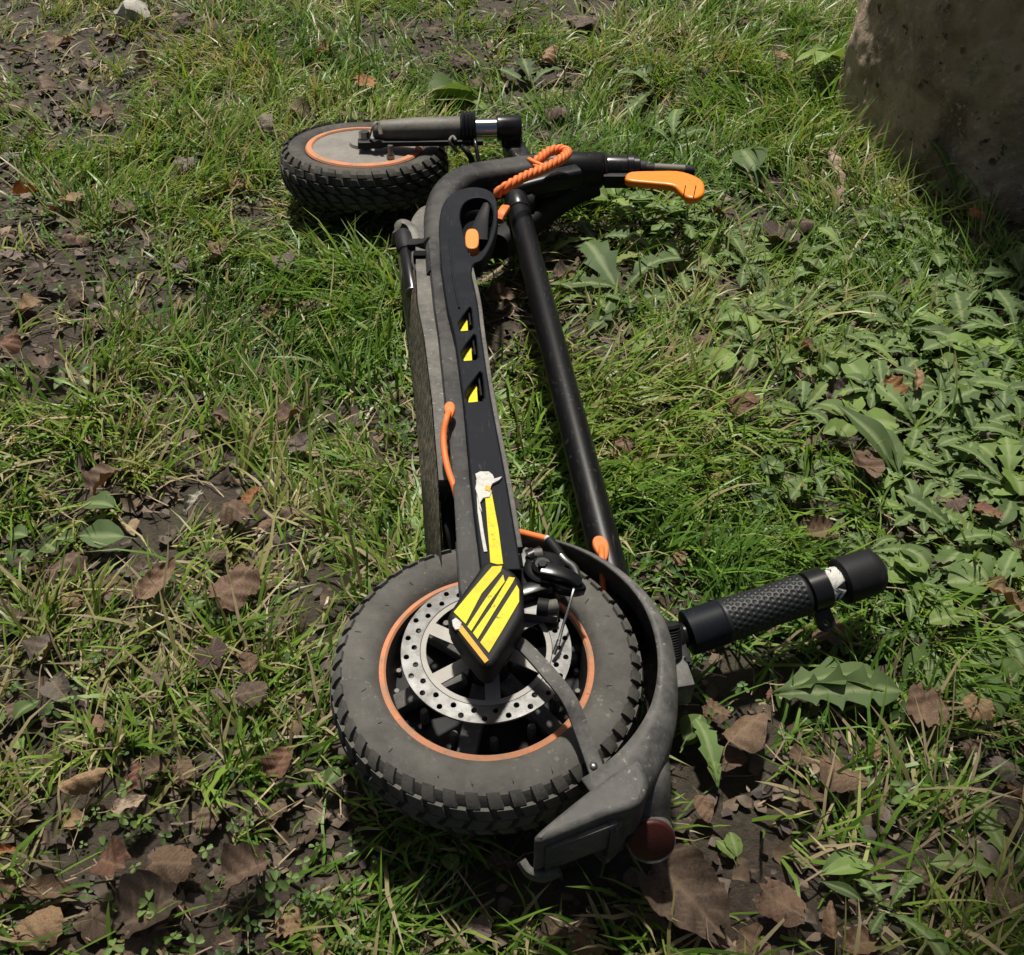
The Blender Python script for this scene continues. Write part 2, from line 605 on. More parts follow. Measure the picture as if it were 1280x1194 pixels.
def make_tyre(parent, M, mat, rows, seed):
    rnd = random.Random(seed)
    prof = TYRE + [(r, -z) for r, z in TYRE[-2::-1]]
    seg = 120
    V, Fc = [], []
    for r, z in prof:
        for k in range(seg):
            a = 2 * PI * k / seg
            V.append(Vector((r * math.cos(a), r * math.sin(a), z)))
    for i in range(len(prof) - 1):
        for k in range(seg):
            a, b = i * seg + k, i * seg + (k + 1) % seg
            Fc.append((a, b, b + seg, a + seg))
    # tread blocks: (s0, s1, count, phase, angular width, skew, height)
    for s0, s1, cnt, ph, wd, skew, hgt in rows:
        for k in range(cnt):
            a0 = 2 * PI * (k + ph) / cnt
            da = 2 * PI / cnt * wd * rnd.uniform(.94, 1.04)
            base = len(V)
            for lev in (0, 1):
                for jj, s in enumerate((s0, (s0 + s1) / 2, s1)):
                    r, z, nr, nz = tyre_point(s)
                    off = -.0012 if lev == 0 else hgt * rnd.uniform(.88, 1.0)
                    shr = 1.0 if lev == 0 else .86
                    rr, zz = r + nr * off, z + nz * off
                    ss = (jj - 1) * skew * 2 * PI / cnt
                    for sg in (-.5, .5):
                        aa = a0 + ss + sg * da * shr
                        V.append(Vector((rr * math.cos(aa), rr * math.sin(aa), zz)))
            b = base
            Fc += [(b + 6, b + 7, b + 9, b + 8), (b + 8, b + 9, b + 11, b + 10),
                   (b, b + 1, b + 7, b + 6), (b + 4, b + 10, b + 11, b + 5),
                   (b, b + 6, b + 8, b + 2), (b + 2, b + 8, b + 10, b + 4),
                   (b + 1, b + 3, b + 9, b + 7), (b + 3, b + 5, b + 11, b + 9)]
    # moulding whiskers on the sidewall
    for k in range(22):
        a0 = 2 * PI * (k + rnd.random() * .4) / 22
        r = rnd.choice((.096, .104))
        L = rnd.uniform(.003, .006)
        d = rnd.uniform(-.5, .5)
        b = len(V)
        for sr, hz in ((0, 0), (1, .0)):
            for w in (-.00035, .00035):
                aa = a0 + (w + sr * d * L) / r
                V.append(Vector(((r + sr * L) * math.cos(aa), (r + sr * L) * math.sin(aa), .0296 + .0012 * sr)))
        Fc.append((b, b + 1, b + 3, b + 2))
    return mesh('tyre', [M @ v for v in V], Fc, mat, parent, True, 28)


# ---- rear wheel
RC = Vector((-.020, .427, .095))
MR = Matrix.Translation(RC)
rear = empty('rear_wheel', RC, scooter)
rows = []
for sg in (1, -1):
    rows += [(sg * .70, sg * .46, 46, 0.0, .64, .08 * sg, .0032), (sg * .43, sg * .17, 46, .5, .76, .10 * sg, .0038)]
rows += [(-.14, .14, 46, 0.25, .80, .14, .0040)]
make_tyre(rear, MR, MAT['tyre_rubber'], rows, 3)
lathe('rim_band', [(.0800, .0150), (.0800, .0195), (.0815, .0212), (.0852, .0205), (.0868, .0180), (.0860, .0150)],
      MAT['rim_orange'], rear, MR, 120, True)
lathe('rim', [(.0806, .0195), (.0785, .016), (.0770, .004), (.0745, -.010), (.060, -.013), (.030, -.012), (.022, -.006),
              (.020, .004), (.0, .004)], MAT['matt_black'], rear, MR, 96)
for k in range(6):
    a = 2 * PI * (k + .3) / 6
    c, s = math.cos(a), math.sin(a)
    sweep('spoke', [RC + Vector((c * .018, s * .018, .012)), RC + Vector((c * .05, s * .05, .004)), RC + Vector((c * .078, s * .078, -.006))],
          rrect(.008, .006, .003, 2), MAT['mudguard_plastic'], rear)
for k in range(24):
    a = 2 * PI * (k + .5) / 24
    p = RC + Vector((math.cos(a) * .0735, math.sin(a) * .0735, -.010))
    barrel('rim_bolt', p, p + Vector((0, 0, .005)), [(0, .0026), (.8, .0026), (1, .002)], MAT['hub_grey'], rear, 8)
for k in range(12):
    a = 2 * PI * (k + .2) / 12
    p = RC + Vector((math.cos(a) * .060, math.sin(a) * .060, -.009))
    barrel('hub_stud', p, p + Vector((0, 0, .016)), [(0, .0034), (.9, .0034), (1, .0026)], MAT['fork_grey'], rear, 8)
barrel('hub', RC + Vector((0, 0, -.05)), RC + Vector((0, 0, .058)), [(0, .012), (.3, .02), (.85, .021), (.86, .012), (1, .012)],
       MAT['gloss_black'], rear, 24)

# brake disc with drilled band and windows
ro = .0665
loops = [[(ro * math.cos(2 * PI * k / 120) , ro * math.sin(2 * PI * k / 120)) for k in range(120)]]
hole_r = .0021
for k in range(44):
    a = 2 * PI * k / 44
    rr = .0622 if k % 2 else .0562
    loops.append([(rr * math.cos(a) + hole_r * math.cos(b), rr * math.sin(a) + hole_r * math.sin(b))
                  for b in [2 * PI * j / 10 for j in range(10)]])
disc_band = loops + [[(.0515 * math.cos(2 * PI * k / 90), .0515 * math.sin(2 * PI * k / 90)) for k in range(90)]]
DZ = .040
MD = Matrix.Translation(RC + Vector((0, 0, DZ)))
plate('brake_disc', disc_band, .001, -.001, MAT['brake_steel'], rear, .0003, MD, 1)
carrier = [[(.0513 * math.cos(2 * PI * k / 90), .0513 * math.sin(2 * PI * k / 90)) for k in range(90)]]
for k in range(6):
    a0 = 2 * PI * (k + .12) / 6
    w0, w1 = .36, .40
    lp = []
    for j in range(9):
        a = a0 - w1 + 2 * w1 * j / 8
        lp.append((.0468 * math.cos(a), .0468 * math.sin(a)))
    for j in range(7):
        a = a0 + w0 * .72 - 2 * w0 * .72 * j / 6 + .10
        lp.append((.021 * math.cos(a), .021 * math.sin(a)))
    carrier.append(lp)
plate('disc_carrier', carrier, .0008, -.0008, MAT['disc_arm_grey'], rear, .0003, MD, 1)

# ---- front wheel (steered, so leaning)
FC = W(455, 193, .085)
tilt = R(-7.0)
MF = Matrix.Translation(FC + Vector((0, 0, -.016))) @ Matrix.Rotation(tilt, 4, 'X') @ Matrix.Rotation(R(2), 4, 'Y')
front = empty('front_wheel', FC, scooter)
rows = []
for sg in (1, -1):
    rows += [(sg * .74, sg * .52, 34, 0.0, .60, .06 * sg, .0045), (sg * .49, sg * .29, 34, .5, .62, .10 * sg, .0048),
             (sg * .25, sg * .015, 34, .10, .70, .26 * sg, .0055)]
make_tyre(front, MF, MAT['tyre_rubber_dark'], rows, 8)
lathe('rim_band', [(.0765, .0230), (.0765, .0275), (.0780, .0295), (.0855, .0285), (.0872, .0260), (.0860, .0200)],
      MAT['rim_orange'], front, MF, 120, True)
lathe('hub_cover', [(.0775, .0265), (.0750, .0270), (.060, .0285), (.022, .0295), (.020, .034), (.012, .035), (0, .035)],
      MAT['hub_grey'], front, MF, 96)
lathe('hub_back', [(.0792, -.0185), (.060, -.0205), (.022, -.0215), (0, -.022)], MAT['hub_grey'], front, MF, 48)
vp = MF @ Vector((.045, -.050, .027))
nz_ = (MF.to_3x3() @ Vector((0, 0, 1)))
barrel('valve', vp, vp + nz_ * .020, [(0, .0058), (.35, .0058), (.36, .0042), (1, .0040)], MAT['steel'], front, 12)

# ---- fork
fa, fb = W(466, 164, .124), W(652, 160, .122)
fax = (fb - fa)
barrel('fork_lower', fa, fa + fax * .60, [(0, .008), (.02, .0125), (.10, .0150), (.45, .0180), (.97, .0185), (1, .0165)],
       MAT['fork_grey'], scooter, 28)
barrel('fork_boot', fa + fax * .585, fa + fax * .675, [(0, .0185), (.1, .0205), (.2, .0185), (.33, .0205), (.46, .0185), (.6, .0205), (.75, .0185), (.9, .02), (1, .017)],
       MAT['matt_black'], scooter, 28)
barrel('fork_stanchion', fa + fax * .66, fa + fax * .86, [(0, .0145), (1, .0145)], MAT['chrome'], scooter, 28)
barrel('fork_crown_socket', fa + fax * .83, fa + fax * 1.0, [(0, .0170), (.05, .0185), (.85, .0185), (.97, .0165), (1, .012)],
       MAT['gloss_black'], scooter, 28)
cr0 = fa + fax * .93
cr1 = W(664, 213, .085)
sweep('fork_crown', catmull([cr0 + Vector((0, 0, -.004)), cr0 + Vector((.003, -.004, -.030)), cr1 + Vector((-.012, .012, .0)), cr1], 6),
      rrect(.0175, .016, .008, 3), MAT['gloss_black'], scooter, Vector((1, 0, 0)))
# dropout arm and axle nut
da, db = W(448, 180, .113), W(604, 178, .113)
sweep('dropout_arm', [da, da + (db - da) * .18, da + (db - da) * .22, db], [rrect(.0075, .0055, .003, 2)] * 2 + [rrect(.004, .004, .002, 2)] * 2, MAT['matt_black'], scooter)
barrel('axle_nut', W(456, 176, .114), W(456, 176, .114) + Vector((0, .002, .013)), [(0, .0105), (.2, .0105), (.21, .0085), (1, .0080)], MAT['chrome'], scooter, 6)
sweep('cable_tie', catmull([W(462, 172, .122), W(466, 158, .139), W(472, 153, .142), W(476, 168, .130)], 5), rrect(.003, .001, .0008, 2), MAT['fork_grey'], scooter)
# brake cable wound round the fork
coil = []
for k in range(58):
    a = 2 * PI * k / 16
    c = fa + fax * (.60 + .09 * k / 58)
    coil.append(c + Vector((0, .0235 * math.cos(a), .0235 * math.sin(a))))
tube('fork_cable', coil, .0026, MAT['gloss_black'], scooter, 1, 7, Vector((1, 0, 0)))
tube('fork_cable_tail', [coil[-1], W(594, 178, .12), W(599, 205, .10), W(601, 222, .085), W(594, 232, .07)], .003, MAT['gloss_black'], scooter, 6, 8)
tube('fork_cable_tail', [W(576, 180, .11), W(584, 190, .105), W(590, 202, .09), W(588, 218, .08), W(596, 226, .07)], .0045, MAT['matt_black'], scooter, 6, 8)
tube('fork_cable_tail', [W(570, 176, .12), W(566, 171, .122), W(562, 178, .118), W(572, 190, .10)], .0026, MAT['fork_grey'], scooter, 6, 8)

# ---- head tube, neck, latch
h0, h1 = W(672, 211, .088), W(754, 213, .088)
barrel('head_tube', h0, h1, [(0, .020), (.03, .0255), (.97, .0255), (1, .0235)], MAT['stem_paint'], scooter, 36)
barrel('headset_ring', h1, W(758, 213, .088), [(0, .0215), (.5, .0225), (1, .0215)], MAT['gloss_black'], scooter, 32)
barrel('hinge_body', W(757, 211, .088), W(800, 211, .088), [(0, .019), (.1, .0195), (.6, .0185), (.62, .0205), (.78, .0205), (.8, .018), (.95, .018), (1, .012)],
       MAT['gloss_black'], scooter, 32)
barrel('hinge_pin', W(798, 211, .088), W(868, 214, .088), [(0, .013), (.12, .013), (.13, .0085), (.9, .0085), (1, .006)], MAT['matt_black'], scooter, 20)
barrel('hinge_spring', W(818, 210, .094), W(856, 212, .094), [(0, .0065), (1, .0065)], MAT['fork_grey'], scooter, 16)
sweep('hinge_fork', [W(756, 226, .083), W(784, 226, .088), W(812, 223, .092)], rrect(.006, .010, .003, 2), MAT['matt_black'], scooter)
lev = [(782, 219), (789, 214), (815, 213), (846, 213), (866, 218), (879, 226), (881, 237), (878, 243), (869, 247), (858, 245), (849, 237), (840, 231), (812, 228), (785, 225)]
plate('latch_lever', [pxloop(lev, .108, 3)], .108, .097, MAT['lever_orange'], scooter, .0035)
for xx in (857, 870):
    q0, q1 = W(xx, 232, .1085), W(xx - 3, 246, .1085)
    sweep('lever_groove', [q0, q1], rrect(.0006, .0005, .0002, 1), MAT['void_black'], scooter)
ncl = catmull([WD(549, 360, .128), WD(547, 310, .128), WD(549, 276, .130), WD(561, 249, .131), WD(585, 232, .128), WD(625, 224, .122), WD(665, 218, .118), WD(704, 214, .116)], 6)
nn = len(ncl)
sweep('neck', ncl, [rrect(.0150 + .0075 * min(1, i / (nn * .6)), .0270 - .004 * i / nn, .0125, 4) for i in range(nn)], MAT['rail_paint'], scooter)
sweep('neck_gusset', catmull([W(742, 226, .07), W(715, 238, .062), W(684, 258, .055), W(655, 283, .05), W(622, 308, .05)], 6),
      [rrect(.021 - .004 * i / 24, .019, .010, 3) for i in range(25)], MAT['matt_black'], scooter)
sweep('neck_gusset', catmull([W(722, 220, .098), W(698, 225, .098), W(674, 231, .095), W(640, 240, .09)], 6),
      [rrect(.014, .014, .008, 3)] * 19, MAT['stem_paint'], scooter)

# ---- deck
def deck_line(ptsl, z):
    return [WD(x, y, z) for x, y in ptsl]


ys = [300, 340, 380, 420, 500, 600, 690]
bl = [496, 499, 503, 509, 518, 526, 532]       # outer edge of the bottom plate
bgx = [518, 519, 521, 529, 539, 547, 551]      # bottom plate / skirt
gpx = [535, 539, 543, 549, 557, 566, 571]      # skirt / rail
grx = [548, 552, 558, 568, 579, 588, 598]      # rail / panel
prx = [581, 588, 596, 601, 613, 632, 646]      # panel right edge


def strip_solid(name, left, right, zl, zr, zb, mat, y0=0, y1=99, side=0):
    """Longitudinal bar with a sloping or level upper face."""
    ii = [i for i in range(len(ys)) if y0 <= ys[i] <= y1]
    V, Fc = [], []
    for i in ii:
        a, b = WD(left[i], ys[i], zl), WD(right[i], ys[i], zr)
        V += [a, b, Vector((b.x, b.y, max(.006, zb - droop(b.y)))), Vector((a.x + side, a.y, max(.006, zb - droop(a.y))))]
    n = len(ii)
    for i in range(n - 1):
        for k in range(4):
            p, q = i * 4 + k, i * 4 + (k + 1) % 4
            Fc.append((p, q, q + 4, p + 4))
    Fc += [(0, 3, 2, 1), tuple((n - 1) * 4 + k for k in range(4))]
    bm = bmesh.new()
    vs = [bm.verts.new(v) for v in V]
    for f in Fc:
        bm.faces.new([vs[k] for k in f])
    bmesh.ops.recalc_face_normals(bm, faces=bm.faces[:])
    bmesh.ops.bevel(bm, geom=[e for e in bm.edges if e.is_boundary is False and len(e.link_faces) == 2 and e.calc_face_angle(0) > .5],
                    offset=.0014, segments=2, affect='EDGES', profile=.6)
    me = bpy.data.meshes.new(name)
    bm.to_mesh(me)
    bm.free()
    me.polygons.foreach_set('use_smooth', [True] * len(me.polygons))
    me.set_sharp_from_angle(angle=R(32))
    me.materials.append(mat)
    return link(bpy.data.objects.new(name, me), scooter)


# bottom plate (leaning face), skirt, core of the deck
strip_solid('deck_bottom_plate', bl, bgx, .062, .142, .022, MAT['deck_bottom'], 300, 690, .012)
strip_solid('deck_skirt', [x + 1 for x in bgx], [x - .8 for x in gpx], .146, .146, .030, MAT['deck_skirt'], 300, 600)
dk = strip_solid('deck_core', [x - 2 for x in gpx], [x - 2 for x in prx], .150, .150, .018, MAT['matt_black'], 300, 600)
strip_solid('side_rail', gpx, [x - .7 for x in grx], .163, .163, .148, MAT['rail_paint'], 300, 690)
strip_solid('lower_side_rail', gpx, [x - .7 for x in prx], .030, .030, .012, MAT['rail_paint'], 300, 690)
# round nose of the deck under the neck
plate('deck_nose', [pxloop([(517, 335), (513, 300), (512, 280), (518, 266), (530, 256), (548, 258), (552, 290), (545, 335)], .140, 3, low=True)], .140, .03,
      MAT['deck_skirt'], scooter, .004, None, 3, low=True)
# rear arms either side of the wheel
arm = [(570, 688), (573, 735), (578, 760), (592, 790), (612, 812), (632, 800), (652, 770), (656, 740), (650, 700), (646, 688)]
plate('axle_arm', [pxloop([(569, 676), (573, 735), (580, 762), (598, 770), (606, 720), (599, 676)], .163, low=True)], .163, .149, MAT['rail_paint'], scooter, .002, low=True)
plate('axle_arm', [pxloop([(601, 676), (606, 730), (600, 770), (640, 780), (655, 745), (652, 710), (645, 676)], .163, low=True)], .163, .149, MAT['matt_black'], scooter, .002, low=True)
plate('lower_axle_arm', [pxloop([(570, 660), (578, 760), (592, 800), (620, 826), (645, 800), (656, 740), (644, 660)], .030, low=True)], .030, .014, MAT['matt_black'], scooter, .002, low=True)

# side panel with loop at the front and three slots
panel = [(601, 712), (598, 688), (590, 620), (579, 500), (568, 420), (558, 380), (552, 340), (549, 305), (549, 275), (554, 254), (566, 241), (586, 234),
         (604, 235), (617, 242), (622, 258), (621, 282), (614, 306), (603, 324), (592, 330), (590, 346), (597, 380), (602, 420), (614, 500), (633, 600),
         (648, 688), (652, 712)]
PZ = .176
hole = [(575, 268), (581, 253), (595, 247), (609, 250), (616, 262), (615, 284), (608, 305), (598, 317), (588, 319), (583, 302), (578, 285)]
slots = []
for (sx, sy, sc) in ((584, 402, 1.0), (589, 438, 1.12), (596, 488, 1.28)):
    slots.append([(sx - 11 * sc, sy + 2 * sc), (sx - 5 * sc, sy - 8 * sc), (sx + 3.0 * sc, sy - 19 * sc), (sx + 5 * sc, sy - 17 * sc), (sx + 7.5 * sc, sy + 7 * sc), (sx + 5 * sc, sy + 10 * sc),
                  (sx - 8 * sc, sy + 11 * sc)])
plate('side_panel', [pxloop(panel[:7], PZ, low=True)[:-1] + catmull(pxloop(panel[6:22], PZ, low=True), 3) + pxloop(panel[22:], PZ, low=True)] + [pxloop(hole, PZ, 3, low=True)] + [pxloop(s, PZ, low=True) for s in slots], PZ, .158, MAT['panel_plastic'], scooter, .0018, None, 3, low=True)
# thin lip along the tread side of the panel
lip = [WD(x, y, .170) for x, y in ((580, 300), (590, 340), (599, 380), (604, 420), (616, 500), (635, 600), (650, 688))]
sweep('panel_lip', catmull(lip, 4), rrect(.0022, .004, .0012, 2), MAT['deck_skirt'], scooter)
ridge = [WD(x, y, .1770) for x, y in ((562, 300), (566, 345), (574, 385))]
sweep('panel_ridge', ridge, rrect(.0012, .0009, .0004, 1), MAT['panel_plastic'], scooter)
for (sx, sy, sc) in ((584, 402, 1.0), (589, 438, 1.12), (596, 488, 1.28)):
    w_, h_ = 4.2 * sc, 8.5 * sc
    lp = [(sx - 8.5 * sc, sy + 12 * sc), (sx - 10.5 * sc, sy + 0 * sc), (sx - 4.5 * sc, sy - 10 * sc), (sx - .2 * sc, sy - 10 * sc), (sx + 1.2 * sc, sy + 12 * sc)]
    plate('side_reflector', [pxloop(lp, .1655, low=True)], .1655, .156, MAT['yellow_film'], scooter, .0008, low=True)
    sweep('slot_rib', [WD(sx + 1.5 * sc, sy - 13 * sc, .166), WD(sx + 4.5 * sc, sy + 8 * sc, .166)], rrect(.0012, .004, .0006, 1), MAT['gloss_black'], scooter)
# what sits inside the loop
plate('loop_floor', [pxloop([(570, 262), (584, 246), (608, 244), (619, 258), (616, 290), (600, 322), (584, 318), (574, 300)], .150, low=True)], .150, .12, MAT['gloss_black'], scooter, .002, low=True)
sweep('loop_vane', catmull([WD(597, 304, .158), WD(602, 280, .162), WD(609, 258, .167)], 5), [rrect(.0135 - .008 * i / 10, .006, .003, 2) for i in range(11)], MAT['gloss_black'], scooter)
lp = []
for k in range(20):
    a = 2 * PI * k / 20
    c_, s_ = math.cos(a), math.sin(a)
    lp.append((590.0 + 8.6 * math.copysign(abs(c_) ** .7, c_), 298 + 12.5 * math.copysign(abs(s_) ** .7, s_)))
plate('amber_reflector', [pxloop(lp, .180, low=True)], .180, .166, MAT['reflector_orange'], scooter, .0015, low=True)

# yellow film on the panel, torn at its front end, and the striped axle cover
sweep('film_edge', [WD(x, y, .1768) for x, y in ((597, 600), (599, 640), (603, 668), (607, 690))], rrect(.0014, .0006, .0003, 1), MAT['white_backing'], scooter)
plate('film_strip', [pxloop([(606, 616), (614, 612), (623, 660), (629, 705), (613, 706), (612, 690), (609, 655)], .1778, low=True)], .1778, .1762, MAT['yellow_film'], scooter, .0003, low=True)
torn = [(594, 592), (600, 589), (611, 589), (616, 593), (618, 598), (628, 595), (624, 600), (616, 604), (612, 610), (615, 614), (612, 621), (604, 622), (600, 628),
        (603, 640), (599, 634), (597, 620), (594, 610), (596, 600)]
plate('torn_backing', [pxloop(torn, .1790, low=True)], .1790, .1764, MAT['white_backing'], scooter, .0006, low=True)
plate('film_scrap', [pxloop([(607, 606), (614, 608), (612, 614), (606, 612)], .1796, low=True)], .1796, .1785, MAT['amber_film'], scooter, .0003, low=True)
cover = [(563, 762), (561, 773), (566, 785), (590, 818), (603, 831), (613, 831), (622, 822), (650, 776), (655, 760), (653, 735), (649, 722), (634, 708), (612, 700), (603, 704), (596, 715)]
AZ = .184
plate('axle_cover', [catmull(pxloop(cover, AZ), 2, True)], AZ, .158, MAT['matt_black'], scooter, .004, None, 3)
FZ = AZ + .0009
strips = [('yellow_film', [(567, 765), (603, 722), (615, 708), (628, 707), (626, 714), (602, 742), (582, 780)]),
          ('yellow_film', [(584, 783), (607, 748), (629, 718), (631, 727), (609, 757), (589, 789)]),
          ('yellow_film', [(591, 791), (613, 760), (636, 721), (644, 722), (641, 728), (617, 766), (597, 799)]),
          ('yellow_film', [(600, 803), (622, 769), (646, 731), (649, 737), (649, 752), (628, 788), (611, 816)]),
          ('amber_film', [(572, 786), (577, 781), (611, 825), (606, 829)])]
for nm, s in strips:
    plate('film_stripe', [pxloop(s, FZ)], FZ, AZ - .0006, MAT[nm], scooter, .0002)
plate('torn_backing', [pxloop([(565, 775), (570, 772), (577, 778), (575, 786), (569, 787), (566, 782)], FZ + .0006)], FZ + .0006, AZ - .0004, MAT['white_backing'], scooter, .0003)

# axle block beneath the cover
barrel('axle_boss', RC + Vector((.004, .003, .045)), RC + Vector((.004, .003, .075)), [(0, .014), (.3, .019), (1, .019)], MAT['gloss_black'], scooter, 20)

# mudguard stay
stay = [W(628, 792, .158), W(652, 806, .158), W(686, 842, .155), W(712, 876, .148), W(728, 915, .138), W(747, 968, .131)]
sp_ = catmull(stay, 6)
sweep('mudguard_stay', sp_, [rrect(.0046 + .0012 * min(1, i / 12), .0016, .0008, 2) for i in range(len(sp_))], MAT['mudguard_plastic'], scooter)
stay2 = [Vector((p.x, p.y, 2 * .095 - p.z)) for p in stay]
sweep('mudguard_stay', catmull(stay2, 6), rrect(.005, .0016, .0008, 2), MAT['mudguard_plastic'], scooter)

# ---- mudguard: arch over the tyre, then tail with lamp and plate holder
def fender():
    V, Fc = [], []
    sec_n = 17
    A0, A1, NA = R(84), R(-58), 52
    for i in range(NA + 1):
        f = i / NA
        a = A0 + (A1 - A0) * f
        ri = .1285 + .0045 * min(1, f / .45) - .004 * max(0, (f - .75) / .25)
        grow = 0.15 + .85 * min(1, f / .5)
        zamp = .030 + .011 * min(1, f / .45)
        flank = (.0165 * grow) + .022 * max(0, (f - .62) / .38) ** 1.4
        for k in range(sec_n):
            s = -1 + 2 * k / (sec_n - 1)
            q = abs(s)
            r = ri + flank * (1 - max(0, (q - .38) / .62) ** 1.7)
            z = math.copysign(zamp * (1 - (1 - min(1, q * 1.06)) ** 1.6), s)
            V.append(RC + Vector((r * math.cos(a), r * math.sin(a), z)))
    for i in range(NA):
        for k in range(sec_n - 1):
            a, b = i * sec_n + k, i * sec_n + k + 1
            Fc.append((a, b, b + sec_n, a + sec_n))
    o = mesh('mudguard', V, Fc, MAT['mudguard_plastic'], scooter, True, 50)
    md = o.modifiers.new('thick', 'SOLIDIFY')
    md.thickness = .0028
    md.offset = -1
    return o


fend = fender()
# plate holder: a shallow channel standing across the tyre
fl = [(770, 962), (735, 988), (700, 1016), (673, 1039), (668, 1046), (672, 1052), (690, 1046), (720, 1034), (760, 1018), (800, 1004), (812, 975), (800, 950), (788, 952)]
plate('plate_holder', [pxloop(fl, .137, 3)], .137, .088, MAT['mudguard_plastic'], fend, .0045, None, 4)
q0, q1 = W(676, 1055, .137), W(790, 1012, .137)
dirv = (q1 - q0).normalized()
nrm = Vector((dirv.y, -dirv.x, 0))
rotm = Matrix((dirv, nrm, Vector((0, 0, 1)))).transposed()
mid = q0 + (q1 - q0) * .46
box('plate_recess', Vector((mid.x, mid.y, .1085)) - nrm * .0006, ((q1 - q0).length * .80, .004, .034), rotm, MAT['deck_skirt'], fend, .0015)
e0 = q0 + Vector((-.002, -.001, 0))
pa_ = W(671, 1048, .137)
sweep('holder_lip', catmull([Vector((pa_.x - .010, pa_.y + .006, .087)), Vector((pa_.x - .004, pa_.y - .001, .084)), Vector((pa_.x + .006, pa_.y - .004, .085)), Vector((pa_.x + .016, pa_.y - .002, .090))], 4), rrect(.003, .0055, .002, 2), MAT['deck_skirt'], fend)
# tail lamp housing and lens
lc = W(815, 1052, .082)
ld = Vector((.06, -.86, .50)).normalized()
lb = W(806, 968, .105)
hs = catmull([W(802, 950, .100), W(806, 976, .100), lc - ld * .022, lc], 6)
sweep('lamp_housing', hs, [circle_section(.0205 + (.0174 - .0205) * (i / 18) ** .8, 32) for i in range(19)], MAT['mudguard_plastic'], fend, Vector((1, 0, 0)))
barrel('tail_lamp_lens', lc - ld * .003, lc + ld * .0016, [(0, .0172), (.5, .0172), (.85, .0164), (1, .0150)], MAT['lens_red'], fend, 28)

for (sx1, sy1) in ((742, 958), (749, 968)):
    pz = W(sx1, sy1, .1335)
    barrel('stay_screw', pz, pz + Vector((0, 0, .0022)), [(0, .0030), (.6, .0028), (1, .0016)], MAT['steel'], fend, 10)

# ---- brake caliper and its cable
cp = W(690, 716, .150)
box('caliper_bracket', W(672, 762, .143), (.034, .018, .010), Matrix.Rotation(R(-8), 3, 'Z'), MAT['caliper_grey'], scooter, .002)
box('caliper_bracket', W(662, 704, .150), (.020, .020, .012), Matrix.Rotation(R(-30), 3, 'Z'), MAT['caliper_grey'], scooter, .002)
caliper = barrel('brake_caliper', W(680, 728, .142), W(680, 728, .142) + Vector((0, 0, .022)), [(0, .021), (.55, .021), (.6, .0175), (.9, .0165), (1, .013)], MAT['gloss_black'], scooter, 28)
barrel('caliper_pivot', W(678, 712, .162), W(678, 712, .162) + Vector((0, 0, .008)), [(0, .009), (.7, .009), (1, .006)], MAT['gloss_black'], caliper, 16)
barrel('caliper_screw', W(678, 706, .172), W(678, 706, .172) + Vector((0, 0, .002)), [(0, .004), (1, .0035)], MAT['matt_black'], caliper, 6)
sweep('caliper_arm', catmull([W(678, 712, .168), W(694, 716, .168), W(712, 722, .166), W(723, 730, .162)], 5), [rrect(.0070 - .0022 * i / 15, .004, .002, 2) for i in range(16)], MAT['gloss_black'], caliper)
sweep('caliper_arm', catmull([W(686, 722, .158), W(700, 732, .158), W(716, 736, .156), W(727, 734, .154)], 5), rrect(.0055, .005, .002, 2), MAT['gloss_black'], caliper)
box('caliper_body', W(668, 742, .150), (.03, .012, .02), Matrix.Rotation(R(20), 3, 'Z'), MAT['gloss_black'], caliper, .003)
barrel('caliper_bolt', W(661, 698, .160), W(678, 690, .162), [(0, .0075), (.45, .0075), (.46, .0058), (.95, .0058), (1, .0050)], MAT['gloss_black'], caliper, 16)
barrel('bolt_head', W(667, 694, .163), W(678, 692, .163), [(0, .0052), (.9, .0052), (1, .0046)], MAT['fork_grey'], caliper, 14)
barrel('caliper_bolt', W(672, 758, .150), W(686, 760, .150), [(0, .0072), (.95, .0072), (1, .006)], MAT['matt_black'], caliper, 14)
barrel('bolt_head', W(683, 759, .151), W(697, 757, .151), [(0, .0055), (.9, .0055), (1, .0048)], MAT['fork_grey'], caliper, 14)
tube('brake_cable', [W(640, 664, .150), W(652, 666, .155), W(668, 670, .158), W(684, 674, .160)], .0030, MAT['orange_plastic'], scooter, 6, 10)
barrel('cable_ferrule', W(682, 673, .160), W(687, 676, .160), [(0, .0032), (1, .0032)], MAT['white_backing'], scooter, 12)
tube('cable_boot', [W(686, 675, .160), W(693, 684, .160), W(700, 694, .158)], .0042, MAT['matt_black'], scooter, 5, 12)
tube('cable_noodle', [W(699, 693, .158), W(707, 702, .158), W(717, 710, .160), W(721, 720, .162), W(720, 728, .163)], .0036, MAT['steel'], scooter, 6, 12)
tube('cable_inner', [W(720, 726, .163), W(712, 755, .158), W(703, 785, .150), W(697, 808, .146)], .0012, MAT['chrome'], scooter, 5, 6)
tube('cable_end', [W(699, 800, .147), W(692, 818, .142)], .0017, MAT['steel'], scooter, 1, 8)

# ---- stem
s0, s1 = W(647, 258, .085), W(785, 800, .078)
barrel('stem', s0, s1, [(0, .0144), (.012, .0154), (.985, .0158), (1, .014)], MAT['stem_paint'], scooter, 40)
sx_ = (s1 - s0).normalized()
barrel('stem_collar', s0 - sx_ * .022, s0 + sx_ * .018, [(0, .012), (.1, .0168), (.85, .0178), (.9, .0165), (1, .0165)], MAT['gloss_black'], scooter, 32)
barrel('stem_knuckle', s0 - sx_ * .022 + Vector((-.012, .012, -.01)), s0 - sx_ * .022 + Vector((.028, .004, -.01)), [(0, .015), (.1, .018), (.9, .018), (1, .015)], MAT['matt_black'], scooter, 24)

